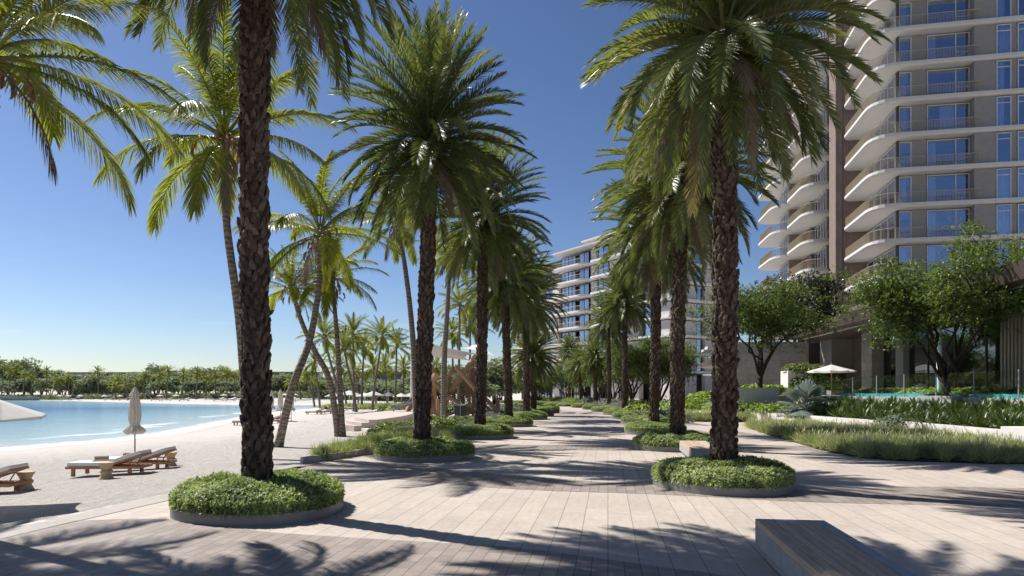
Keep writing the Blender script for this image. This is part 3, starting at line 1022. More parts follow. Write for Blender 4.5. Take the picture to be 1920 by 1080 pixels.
def far_tree_mesh(seed, w, h, n=900, leaf=.55):
    global rng
    rng = np.random.default_rng(seed)
    g = G()
    t = G()
    cs = []
    for k in range(11):
        a = rng.uniform(0, 6.28)
        r = w * .5 * math.sqrt(rng.random()) * .72
        cs.append((np.array([r * math.cos(a), r * math.sin(a), h * rng.uniform(.38, .8)]), rng.uniform(.2, .34) * w))
    for c, s in cs:
        m = n // 11
        d = nrm(rng.normal(0, 1, (m, 3)))
        p = c + d * s * np.array([1, 1, .8]) * (rng.uniform(.5, 1.05, m))[:, None]
        p[:, 2] = np.maximum(p[:, 2], h * .12)
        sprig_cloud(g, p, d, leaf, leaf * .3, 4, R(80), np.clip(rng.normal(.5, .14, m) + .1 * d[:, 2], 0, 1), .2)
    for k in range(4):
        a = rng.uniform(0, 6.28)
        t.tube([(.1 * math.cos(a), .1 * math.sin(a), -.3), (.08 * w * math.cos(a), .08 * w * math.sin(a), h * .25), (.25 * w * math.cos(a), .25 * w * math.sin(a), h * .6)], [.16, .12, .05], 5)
    return t.mesh('far_tree_trunk', MT['bark']), g.mesh('far_tree_crown', MT['leaf_far_hazed'])
# ------------------------------------------------------------------ apartment tower (local axes: u along the street front, v away from the camera)
def rail_mesh(path, h=1.08, gap=.13, posts=True):
    """balcony railing along a polyline: thin top and bottom bars with uprights"""
    g = G()
    P = np.array(path, float)
    for z, r in ((h, .03), (.08, .018)):
        g.tube(np.c_[P, np.full(len(P), z)], r, 4)
    seg = np.linalg.norm(np.diff(P, axis=0), axis=1)
    cum = np.r_[0, np.cumsum(seg)]
    for s in np.arange(.05, cum[-1], gap):
        i = min(len(seg) - 1, np.searchsorted(cum, s) - 1 if s > 0 else 0)
        p = P[i] + (P[i + 1] - P[i]) * (s - cum[i]) / seg[i]
        g.box(p[0] - .014, p[0] + .014, p[1] - .014, p[1] + .014, .08, h)
    return g.mesh('balcony_railing', MT['rail'])


def window_set(w, h, mull=(), trans=None, frame='frame_white', fw=.07, deep=.12):
    """meshes of a window in its own frame: x along the wall, facing -y"""
    g = G()
    g.box(0, fw, -deep, 0, 0, h); g.box(w - fw, w, -deep, 0, 0, h)
    g.box(fw, w - fw, -deep, 0, h - fw, h); g.box(fw, w - fw, -deep, 0, 0, fw)
    for m in mull:
        g.box(m - fw / 2, m + fw / 2, -deep * .9, -.004, fw, h - fw)
    if trans:
        x0, x1, z = trans
        g.box(x0 + fw / 2 + .002, x1 - fw / 2 - .002, -deep * .85, -.008, z, z + fw * .8)
    fr = g.mesh('window_frame', MT[frame])
    pn = G().box(fw + .002, w - fw - .002, -.05, -.02, fw + .002, h - fw - .002).mesh('window_pane', MT['pane'])
    return fr, pn


def curtain_mesh(x0, x1, h, seed=0):
    n = int((x1 - x0) / .05) + 2
    xs = np.linspace(x0, x1, n)
    y = .14 + .045 * np.sin(xs * 34 + seed) + .02 * np.sin(xs * 13 + seed)
    V = np.concatenate([np.c_[xs, y, np.full(n, .06)], np.c_[xs, y, np.full(n, h - .1)]])
    F = [(i, i + 1, n + i + 1, n + i) for i in range(n - 1)]
    return G().add(V, F).mesh('curtain', MT['curtain'])


def put_window(par, fr, pn, loc, rz, cur=None):
    o = obj('window', fr, None, par, loc, (0, 0, rz))
    obj('pane', pn, None, o)
    if cur is not None:
        obj('curtain', cur, None, o)
    return o


def build_tower():
    O = (37.8, 67.0, 0)
    rz = math.atan2(-.19, .982)
    T = thing('apartment_tower', O, 'tall apartment tower with stacked white curved balconies and blue windows', 'building', None, rz)
    zs = [10 + 3.4 * k for k in range(11)]
    # structure: dark inner core so that rooms are not hollow, party walls, cladding
    g = G()
    g.box(2.2, 26, 4.0, 30, 0, 50)
    g.box(-1.2, 2.2, 13, 34, 0, 50)
    obj('inner_core', g.mesh('inner_core', MT['room']), None, T)
    # white slabs
    a = rpoly([(-2.62, 8.95, .9), (-2.62, -1.35, 2.6), (26, -1.35, 0), (26, 3.9, 0), (2.0, 3.9, 0), (1.2, 8.95, 0)])
    b = rpoly([(-6.1, 22.4, 1.2), (-5.6, 13.6, 2.4), (-2.6, 13.6, .6), (-1.25, 15.2, 0), (-1.25, 22.4, 0)])
    c = rpoly([(-8.1, 32.5, 1.2), (-7.5, 23.2, 2.2), (-4.4, 22.6, .5), (-1.25, 23.2, 0), (-1.25, 33, 0)])
    def slabm(p, nm):
        p = p if polyarea(p) > 0 else p[::-1]
        g = G()
        g.prism(p, -.27, 0, .5, .14, -.40)
        return g.mesh(nm, MT['slab'])
    sa, sb, sc_ = slabm(a, 'floor_slab'), slabm(b, 'floor_slab'), slabm(c, 'floor_slab')
    ra = rail_mesh([(-2.4, 8.7)] + [tuple(q) for q in inset_poly(np.array(a), .22)[7:14]] + [(6.9, -1.12)])
    rb = rail_mesh([tuple(q) for q in inset_poly(np.array(b), .2)[4:16]])
    rc = rail_mesh([tuple(q) for q in inset_poly(np.array(c), .2)[4:16]])
    H = 2.86
    # facade pieces of one storey, plane v = 0 recess for the balcony, v = -1.2 flush bays
    fa = window_set(1.15, H)
    fb = window_set(3.75, H, (2.55,), (2.55, 3.68, 1.0))
    fc = window_set(1.25, H, (), (.035, 1.215, 2.25))
    fd = window_set(3.2, H, (), (.035, 3.165, 2.25))
    fg = window_set(8.6, H, (2.15, 4.3, 6.45))
    fs = window_set(5.4, H, (1.35, 2.7, 4.05))
    fn = window_set(1.5, H, (.75,), None, 'frame_dark')
    cur = [curtain_mesh(.1, 1.3, H, 1), curtain_mesh(.15, .9, H, 2), curtain_mesh(1.2, 2.5, H, 3), curtain_mesh(1.9, 3.1, H, 4), curtain_mesh(.1, .75, H, 5)]
    for a, b, y0, y1 in ((1.25, 2.55, -.1, .4), (6.42, 8.25, -.95, .5), (9.55, 10.05, -.9, .3), (13.3, 15.0, -.9, .3), (18.3, 19.6, -.9, .3), (22.9, 25.9, -.9, .3)):
        w = G()
        for z in zs:
            w.box(a, b, y0, y1, z + .002, z + H + .12)
        obj('wall_pier', w.mesh('wall_pier', MT['plaster']), None, T)
    post = G()
    for z in zs:
        post.box(-.06, .1, -.2, .2, z + .004, z + H + .1)
    obj('corner_post', post.mesh('corner_post', MT['frame_dark']), None, T)
    cl = G()
    for z in zs:
        cl.box(-2.6, 1.9, 8.97, 9.15, z - .5, z + 2.9)
    obj('ribbed_cladding', cl.mesh('ribbed_cladding', MT['clad']), None, T)
    obj('ribbed_fin', G().box(-3.35, -2.63, 8.9, 11.6, 0, 50).mesh('ribbed_fin', MT['clad']), None, T)
    st = G()
    for z in zs:
        st.box(-2.9, -1.2, 13.0, 13.2, z - .5, z - .02)
    obj('spandrel', st.mesh('spandrel', MT['frame_dark']), None, T)
    for b in ((-2.6, -1.3, 15.3, 15.45), (-5.2, -3.2, 24.2, 24.35), (-3.35, -3.2, 20.6, 24.19)):
        pn2 = G()
        for z in zs:
            pn2.box(*b, z + .002, z + 2.9)
        obj('brown_panel', pn2.mesh('brown_panel', MT['clad']), None, T)
    rs = random.Random(4)
    for k, z in enumerate(zs):
        s = obj('floor_slab', sa, None, T, (0, 0, z)); obj('railing', ra, None, s)
        s = obj('floor_slab', sb, None, T, (0, 0, z)); obj('railing', rb, None, s)
        s = obj('floor_slab', sc_, None, T, (0, 0, z)); obj('railing', rc, None, s)
        put_window(T, *fa, (.1, 0, z), 0, cur[4] if rs.random() < .4 else None)
        put_window(T, *fb, (2.62, 0, z), 0, rs.choice([cur[1], cur[2], None]))
        put_window(T, *fc, (8.28, -.9, z), 0, rs.choice([cur[0], cur[4], None]))
        put_window(T, *fd, (10.08, -.9, z), 0, rs.choice([cur[3], cur[1], None]))
        put_window(T, *fd, (15.05, -.9, z), 0, rs.choice([cur[3], None]))
        put_window(T, *fg, (0, 8.8, z), -PI / 2, cur[2])
        put_window(T, *fn, (-2.75, 13.1, z), 0)
        put_window(T, *fs, (-2.65, 20.9, z), -PI / 2, cur[2])
        if k % 1 == 0:
            put_window(T, *fs, (-5.25, 30, z), -PI / 2, cur[2])
    return T, zs, O, rz


def polyarea(p):
    P = np.array(p)
    return .5 * np.sum(P[:, 0] * np.roll(P[:, 1], -1) - np.roll(P[:, 0], -1) * P[:, 1])


def build_midblock():
    """hotel block at the end of the promenade: x along the shaded front, y along the sunlit balcony front"""
    B = thing('apartment_block', (30.2, 131, 0), 'beige apartment block with long white balcony edges at the end of the promenade', 'building', None, R(32))
    zs = [6.1 + 3.5 * k for k in range(8)]
    ext = lambda k: 56 if k <= 3 else (43 if k <= 5 else 37)
    core = G()
    core.box(2.6, 12.4, 3, 54, 0, 33.9)
    core.box(1.0, 2.59, 40, 54, 0, 20)
    obj('inner_core', core.mesh('inner_core', MT['room']), None, B)
    bays = [(0, 1.2, a, b) for a, b in ((.0, 2.2), (8.5, 11.5), (14.8, 17.6), (22.0, 24.0), (36.0, 38.6), (46, 48.5), (53.6, 54.4))] + [(1.4, 1.7, 24.01, 25.5)]
    bays += [(1.22, 1.9, .02, .5), (4.2, 7.4, .02, .5), (9.4, 12.7, -.35, .5)]
    for x0, x1, a, b in bays:
        walls = G()
        for k, z in enumerate([0.0] + zs):
            if b < (ext(k - 1) if k else 50):
                walls.box(x0, x1, a, b, z + .002, z + (5.3 if k == 0 else 2.76))
        obj('wall', walls.mesh('wall', MT['plaster2']), None, B)
    H = 2.9
    w1 = window_set(3.6, H, (1.8,), None, 'frame_dark', .1)
    w2 = window_set(5.6, H, (1.4, 2.8, 4.2), None, 'frame_dark', .1)
    w3 = window_set(1.6, H, (), None, 'frame_dark', .1)
    w4 = window_set(4.4, 5.2, (1.1, 2.2, 3.3), None, 'frame_dark', .1)
    cu = [curtain_mesh(.2, 1.6, H, 1), curtain_mesh(1.9, 3.3, H, 2), curtain_mesh(2.9, 4.1, H, 3)]
    rs = random.Random(2)
    def slab(k):
        L = ext(k)
        p = rpoly([(13, -.9, 0), (-.8, -.9, .5), (-.8, 8.5, .4), (-1.9, 9.5, .8), (-1.9, 22, .8), (-.7, 23, .3), (-.7, 24, .3), (-2.4, 25, 1.4), (-2.6, L if L < 40 else 40, .5 if L > 40 else 3)] +
                  ([(-1.3, 42, .4), (-2.0, L, 2.5)] if L > 40 else []) + [(3, L, 0), (3, 10, 0), (13, 4, 0)])
        p = p if polyarea(p) > 0 else p[::-1]
        return p
    for k, z in enumerate(zs):
        p = slab(k)
        g = G()
        g.prism(p, -.32, 0, .5, .22, -.48)
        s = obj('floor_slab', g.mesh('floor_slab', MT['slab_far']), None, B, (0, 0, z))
        if k < 8:
            L = min(39, ext(k) - .6)
            obj('railing', rail_mesh([(-1.2, 24.4), (-2.1, 25.3), (-2.3, L)], 1.1, .3), None, s)
            obj('railing', rail_mesh([(-.5, 9.3), (-1.6, 10), (-1.6, 21.6), (-.5, 22.6)], 1.1, .3), None, s)
            if ext(k) > 45:
                obj('railing', rail_mesh([(-1.2, 42.4), (-1.7, ext(k) - 1)], 1.1, .3), None, s)
            put_window(B, *w1, (.6, 28.9, z), -PI / 2, rs.choice(cu[:2]))
            put_window(B, *w2, (.6, 35.8, z), -PI / 2, rs.choice(cu))
            put_window(B, *w1, (.2, 21.6, z), -PI / 2, rs.choice(cu[:2]))
            put_window(B, *w1, (.2, 14.6, z), -PI / 2, cu[1])
            put_window(B, *w1, (.2, 6.9, z), -PI / 2, rs.choice(cu[:2]))
            if ext(k) > 42:
                put_window(B, *w1, (.6, 42.4, z), -PI / 2, cu[0])
            if ext(k) > 50:
                put_window(B, *w1, (.6, 52.2, z), -PI / 2, cu[1])
            put_window(B, *w3, (2.0, .3, z), 0, None)
            put_window(B, *w3, (7.6, .3, z), 0, None)
    for y in (6, 14.6, 21.8, 31, 36, 45):
        put_window(B, *w4, (.6, y, .2), -PI / 2, None)
    # roof slab and set-back penthouse
    g = G()
    p = rpoly([(13.2, -1.2, 0), (-1.2, -1.2, .5), (-2.2, 24, .6), (-2.2, 37.0, 2.5), (4, 37.0, 0), (13.2, 12, 0)])
    g.prism(p if polyarea(p) > 0 else p[::-1], 34.05, 34.35, .5, .4, 33.92)
    rf = obj('roof', g.mesh('roof', MT['plaster2']), None, B)
    g = G().box(3, 11, 6, 30, 34.352, 36.6).box(2.4, 11.6, 5.4, 30.6, 36.602, 36.95)
    obj('roof_room', g.mesh('roof_room', MT['plaster2']), None, rf)
    return B


# ------------------------------------------------------------------ podium: pool terrace, canopy, lobby
def pod(s, X0=25.0, Y0=62.0):
    """point on the eaves line, s metres towards the camera"""
    return np.array([X0 - .108 * s, Y0 - .994 * s])


def build_podium():
    rz = -math.atan2(.108, .994)
    o = thing('podium_pavilion', (25, 62, 0), 'low brown pavilion with a deep sloping canopy below the tower', 'building', None, rz)
    # local: +x away from the promenade, -y towards the camera
    g = G()
    def sec(z0, zb, y0, y1, zin):
        V = []
        for y in (y0, y1):
            V += [(0, y, z0), (.25, y, z0 - .75), (3.2, y, zin), (7, y, zin), (7, y, z0 + .9), (.6, y, z0 + .12)]
        n = 6
        F = [list(range(n))[::-1], list(range(n, 2 * n))] + [(i, (i + 1) % n, n + (i + 1) % n, n + i) for i in range(n)]
        return V, F
    V, F = sec(7.55, 0, -52, 0, 6.7)
    V = np.array(V, float)
    V[6:, 1] += np.array([0, .6, 1.6, 1.6, 1.6, .3])
    g.add(V, F)
    obj('canopy', g.mesh('canopy', MT['bronze']), None, o)
    g = G().box(.34, 3.0, -52, .4, 6.45, 6.62)
    obj('light_trough', G().box(1.2, 1.36, -51, -.6, 6.70, 6.98).mesh('light_trough', MT['slab']), None, o)
    # walls
    g = G().box(5.2, 5.6, -52, 3, 1.75, 6.69)
    obj('back_wall', g.mesh('back_wall', MT['soffit']), None, o)
    g = G().box(-5.6, 2.4, 1.7, 2.4, 1.7, 6.68)
    obj('stone_wall', g.mesh('stone_wall', MT['stone']), None, o)
    obj('side_wall', G().box(3.4, 5.19, -1.3, 1.69, 1.75, 6.69).mesh('side_wall', MT['plaster']), None, o)
    obj('stone_column', G().box(3.9, 4.9, -8.6, -6.6, 1.75, 6.69).mesh('stone_column', MT['stone']), None, o)
    obj('stone_column', G().box(4.2, 4.9, -13.2, -12.0, 1.75, 6.69).mesh('stone_column', MT['plaster']), None, o)
    obj('white_column', G().lathe([(.14, 1.75), (.14, 6.7)], 12, .5, (2.2, -22.3, 0)).mesh('white_column', MT['white_paint']), None, o)
    # glazing bays
    for k in range(5):
        y = -9.2 - 3.35 * k
        fr = G()
        fr.box(4.55, 4.7, y - .06, y + .06, 1.75, 6.69)
        fr.box(4.56, 4.69, y - 3.28, y - .062, 6.5, 6.685)
        fr.box(4.56, 4.69, y - 3.28, y - .062, 1.76, 1.9)
        w = obj('window', fr.mesh('lobby_frame', MT['frame_dark']), None, o)
        obj('pane', G().box(4.6, 4.63, y - 3.28, y - .07, 1.91, 6.49).mesh('lobby_pane', MT['lobby']), None, w)
    sl = G()
    for k in range(46):
        y = -26.3 - .3 * k
        sl.box(3.3, 3.6, y - .07, y + .07, 1.75, 6.69)
    obj('slat_screen', sl.mesh('slat_screen', MT['slat']), None, o)
    # planted roof above the stone wall
    return o


def build_far_canopy():
    o = thing('garden_pavilion', (24.0, 88, 0), 'brown canopy pavilion with slatted wall behind the third promenade palm', 'building', None, -math.atan2(.14, .99))
    g = G()
    V = []
    for y in (-22, 0):
        V += [(0, y, 5.6), (.2, y, 5.1), (6, y, 4.6), (12, y, 4.9), (12, y, 7.2), (.5, y, 5.75)]
    F = [list(range(6))[::-1], list(range(6, 12))] + [(i, (i + 1) % 6, 6 + (i + 1) % 6, 6 + i) for i in range(6)]
    g.add(V, F)
    obj('canopy', g.mesh('canopy', MT['bronze']), None, o)
    g = G().box(-1.2, 5.5, -17, -14.8, 6.5, 6.8).box(-.8, 4.5, -11, -9, 6.6, 6.85)
    obj('roof_fin', g.mesh('roof_fin', MT['slab']), None, o)
    sl = G()
    for k in range(34):
        sl.box(2.3, 2.6, -21 + .6 * k, -20.75 + .6 * k, .5, 5.0)
    obj('slat_screen', sl.mesh('slat_screen', MT['slat']), None, o)
    obj('back_wall', G().box(3.2, 3.5, -22, 0, .2, 5.0).mesh('back_wall', MT['soffit']), None, o)
    obj('end_wall', G().box(2.6, 11, .3, .6, .2, 5.0).mesh('end_wall', MT['plaster']), None, o)
    return o


# ------------------------------------------------------------------ beach and street furniture
def make_lounger(loc, label, group, rz):
    o = thing('sun_lounger', loc, label, 'sun lounger', group, rz)
    g = G()
    for y in (-.36, .32):
        g.box(-.98, .98, y, y + .045, .20, .27)
    for x in (-.98, .94):
        g.box(x, x + .045, -.314, .319, .205, .265)
    for k in range(14):
        x = -.90 + k * .13
        g.box(x, x + .075, -.312, .317, .235, .255)
    obj('frame', g.mesh('frame', MT['teak']), None, o)
    lm = G().box(-.04, .04, -.035, .035, 0, .198).mesh('leg', MT['teak'])
    for x in (-.78, .70):
        for y in (-.335, .335):
            obj('leg', lm, None, o, (x, y, 0))
    a = R(19)
    c, s = math.cos(a), math.sin(a)
    def tilt(m):
        m.V = [np.c_[.18 + v[:, 0] * c - v[:, 2] * s, v[:, 1], .275 + v[:, 0] * s + v[:, 2] * c] for v in m.V]
        return m
    g = G()
    for y in (-.33, .285):
        g.box(0, .86, y, y + .045, 0, .045)
    for x in (0, .4, .81):
        g.box(x, x + .05, -.284, .284, .002, .043)
    b = obj('back_frame', tilt(g).mesh('back_frame', MT['teak']), None, o)
    obj('back_sling', tilt(G().box(.06, .8, -.27, .27, .015, .028)).mesh('back_sling', MT['canvas']), None, b)
    sm_ = G().tube([(.62, 0, .27), (.66, 0, .34), (.74, 0, .46)], .016, 4).mesh('back_stay', MT['teak'])
    for y in (-.24, .22):
        obj('back_stay', sm_, None, o, (0, y, 0))
    def cushion(x0, x1, z0, z1):
        p = rpoly([(x0, z0, .03), (x1, z0, .03), (x1, z1, .035), (x0, z1, .035)], 4)
        g = G()
        n = len(p)
        for yy in (-.335, -.315, .315, .335):
            pass
        rings = []
        P = np.array(p)
        ctr = P.mean(0)
        for yy, f in ((-.34, .9), (-.325, 1), (.325, 1), (.34, .9)):
            Q = ctr + (P - ctr) * np.array([1 - (1 - f) * .15, f])
            rings.append(np.c_[Q[:, 0], np.full(n, yy), Q[:, 1]])
        V = np.concatenate(rings)
        F = [list(range(n)), list(range(3 * n, 4 * n))[::-1]]
        for r in range(3):
            for i in range(n):
                j = (i + 1) % n
                F.append([r * n + i, r * n + j, (r + 1) * n + j, (r + 1) * n + i])
        return g.add(V, F)
    obj('mattress', cushion(-.95, .17, .272, .375).mesh('mattress', MT['cushion']), None, o)
    obj('back_cushion', tilt(cushion(.02, .86, .048, .148)).mesh('back_cushion', MT['cushion']), None, o)
    return o


def make_stool(loc, label, group):
    o = thing('side_table', loc, label, 'side table', group)
    pr = [(0, 0), (.165, 0), (.175, .02), (.125, .11), (.12, .135), (.165, .19), (.165, .205), (.12, .255), (.12, .28), (.185, .40), (.185, .42), (0, .42)]
    n = 6
    obj('carved_body', G().lathe(pr[:-2], n * 3).mesh('carved_body', MT['carved']), None, o)
    obj('top', G().lathe([(0.01, .398), (.187, .40), (.19, .425), (.01, .427)], 18).mesh('top', MT['carved']), None, o)
    return o


def make_towel(loc, label, group, rz):
    o = thing('rolled_towel', loc, label, 'towel', group, rz)
    g = G().box(-.2, .2, -.16, .16, 0, .022)
    obj('folded_towel', g.mesh('folded_towel', MT['towel']), None, o)
    g = G()
    n = 15
    sp = np.linspace(0, 3.2 * 2 * PI, 60)
    r = .016 + .036 * sp / sp[-1]
    yz = np.c_[r * np.cos(sp), r * np.sin(sp)]
    V = np.concatenate([np.c_[np.full(60, -.17), yz], np.c_[np.full(60, .17), yz]]) + np.array([0, .0, .078])
    g.add(V, [(i, i + 1, 61 + i, 60 + i) for i in range(59)])
    obj('roll', g.mesh('roll', MT['towel']), None, o)
    return o


def make_closed_umbrella(loc, label, group, h=2.5):
    o = thing('closed_umbrella', loc, label, 'umbrella', group)
    s = h / 2.5
    obj('pole', G().lathe([(.024, 0), (.024, h - .04)], 10).mesh('pole', MT['pole']), None, o)
    obj('base', G().box(-.32, .32, -.32, .32, 0, .05).mesh('base', MT['pole']), None, o)
    # gathered canopy: folds round the pole, a frilled foot and a cap
    def folds(prof, n=72, k=9, amp=.2):
        an = np.arange(n) * 2 * PI / n
        V = []
        for z, r, a in prof:
            rr = r * (1 + a * np.sin(an * k + z * 1.2) + .35 * a * np.sin(an * 5 + 2 * z))
            V.append(np.stack([rr * np.cos(an), rr * np.sin(an), np.full(n, z * s) + (.03 * np.sin(an * k * .5) if r > .2 else 0)], -1))
        i = np.arange(len(prof) - 1)[:, None] * n
        j = np.arange(n)[None]
        j2 = (j + 1) % n
        return G().add(np.concatenate(V), np.stack([i + j, i + j2, i + n + j2, i + n + j], -1).reshape(-1, 4))
    body = folds([(.84, .10, .1), (.80, .24, .28), (.88, .30, .30), (.98, .245, .30), (1.06, .17, .22), (1.12, .155, .12), (1.3, .19, .16), (1.6, .185, .2), (1.9, .15, .2), (2.15, .11, .16)], 90)
    c = obj('canopy', body.mesh('canopy', MT['beige_canvas'], True), None, o)
    obj('tie', G().lathe([(.165 * 1, 1.08 * s), (.178, 1.10 * s), (.178, 1.13 * s), (.165, 1.15 * s)], 20).mesh('tie', MT['beige_canvas']), None, c)
    obj('cap', folds([(2.10, .17, .18), (2.16, .145, .15), (2.3, .085, .1), (2.42, .03, .05)], 60).mesh('cap', MT['beige_canvas'], True), None, o)
    obj('finial', G().lathe([(.012, 2.40 * s), (.03, 2.43 * s), (.034, 2.46 * s), (.02, 2.495 * s), (.002, 2.51 * s)], 12).mesh('finial', MT['pole']), None, o)
    return o


def open_umbrella(loc, label, group, r=1.5, h=2.4, sag=.12, drop=.62, mat='canvas', tilt=0., pole='teak', valance=.16, sides=8, rot=0., rib=True):
    o = thing('sun_umbrella', loc, label, 'umbrella', group, rot)
    n = sides
    g = G()
    m = 7
    qs = np.linspace(0.03, 1, m)
    per = 6
    an = np.arange(n * per) * 2 * PI / (n * per)
    seg = (np.arange(n * per) % per) / per
    scal = math.cos(PI / n) / np.cos((seg - .5) * 2 * PI / n) * (1 - .05 * np.sin(seg * PI))
    V = []
    for q in qs:
        rr = r * q * (1 - (1 - scal) * q)
        z = h - drop * q ** 1.15 - sag * np.sin(q * PI) * .4 - .05 * np.sin(seg * PI) * q * (r / 1.5)
        V.append(np.stack([rr * np.cos(an), rr * np.sin(an), z + 0 * an], -1))
    lip = V[-1].copy()
    lip[:, 2] -= valance * (1 - .3 * np.sin(seg * PI))
    lip[:, :2] *= 1.01
    V.append(lip)
    K = n * per
    i = np.arange(m)[:, None] * K
    j = np.arange(K)[None]
    g.add(np.concatenate(V), np.stack([i + j, i + (j + 1) % K, i + K + (j + 1) % K, i + K + j], -1).reshape(-1, 4))
    c = obj('canopy', g.mesh('canopy', MT[mat]), None, o, (0, 0, 0), (tilt, 0, 0))
    obj('pole', G().lathe([(.028, 0), (.028, h + .06), (.045, h + .08), (.01, h + .16)], 10).mesh('pole', MT[pole]), None, o)
    if rib:
        for k in range(n):
            a = k * 2 * PI / n
            gg = G().tube([(.05 * math.cos(a), .05 * math.sin(a), h - .06), (.97 * r * math.cos(a), .97 * r * math.sin(a), h - drop * .97 - .03)], .013, 4)
            obj('rib', gg.mesh('rib', MT[pole]), None, c)
    return o


def make_bench(loc, label, group, rz, L=3.1, W=.80, H=.46):
    o = thing('street_bench', loc, label, 'bench', group, rz)
    g = G()
    # concrete body: chamfered foot, timber deck let into the top on the promenade side
    x0, x1 = -W / 2, W / 2
    prof = [(x0 + .09, 0), (x1 - .09, 0), (x1 - .09, .06), (x1, .16), (x1, H), (x1 - .12, H), (x1 - .12, H - .085), (x0, H - .085), (x0, .16), (x0 + .09, .06)]
    n = len(prof)
    V = [(x, -L / 2 + .12, z) for x, z in prof] + [(x, L / 2 - .12, z) for x, z in prof]
    F = [list(range(n)), list(range(n, 2 * n))[::-1]] + [(i, n + i, n + (i + 1) % n, (i + 1) % n) for i in range(n)]
    g.add(V, F)
    for y0, y1 in ((-L / 2, -L / 2 + .119), (L / 2 - .119, L / 2)):
        p2 = [(x0 + .09, 0), (x1 - .09, 0), (x1 - .09, .06), (x1, .16), (x1, H), (x0, H), (x0, .16), (x0 + .09, .06)]
        m = len(p2)
        V = [(x, y0, z) for x, z in p2] + [(x, y1, z) for x, z in p2]
        g.add(V, [list(range(m)), list(range(m, 2 * m))[::-1]] + [(i, m + i, m + (i + 1) % m, (i + 1) % m) for i in range(m)])
    b = obj('concrete_body', g.mesh('concrete_body', MT['concrete']), None, o)
    bv = b.modifiers.new('bevel', 'BEVEL')
    bv.width = .007
    bv.segments = 2
    bv.limit_method = 'ANGLE'
    s = G()
    k = 7
    w = (W - .125) / k
    for i in range(k):
        a = x0 + .002 + i * w
        s.box(a, a + w - .007, -L / 2 + .122, L / 2 - .122, H - .083, H - .001, random.uniform(.2, .8))
    b = obj('timber_seat', s.mesh('timber_seat', MT['bench_wood']), None, o)
    bv = b.modifiers.new('bevel', 'BEVEL')
    bv.width = .003
    bv.limit_method = 'ANGLE'
    return o


def planter_meshes(seed, R0):
    an = np.linspace(0, 2 * PI, 97)[:-1]
    r = outline(an, R0, seed)
    g = G()
    P = np.stack([r * np.cos(an), r * np.sin(an)], -1)
    P2 = P * ((r - .03) / r)[:, None]
    n = 96
    V = np.concatenate([np.c_[P, np.zeros(n)], np.c_[P, np.full(n, .17)], np.c_[P2, np.full(n, .17)], np.c_[P2, np.full(n, .02)]])
    i = np.arange(3)[:, None] * n
    j = np.arange(n)[None]
    j2 = (j + 1) % n
    g.add(V, np.stack([i + j, i + j2, i + n + j2, i + n + j], -1).reshape(-1, 4))
    rim = g.mesh('rim', MT['rim'])
    s = G()
    s.add(np.c_[P2, np.full(n, .10)], [list(range(n))])
    return rim, s.mesh('soil', MT['soil'])


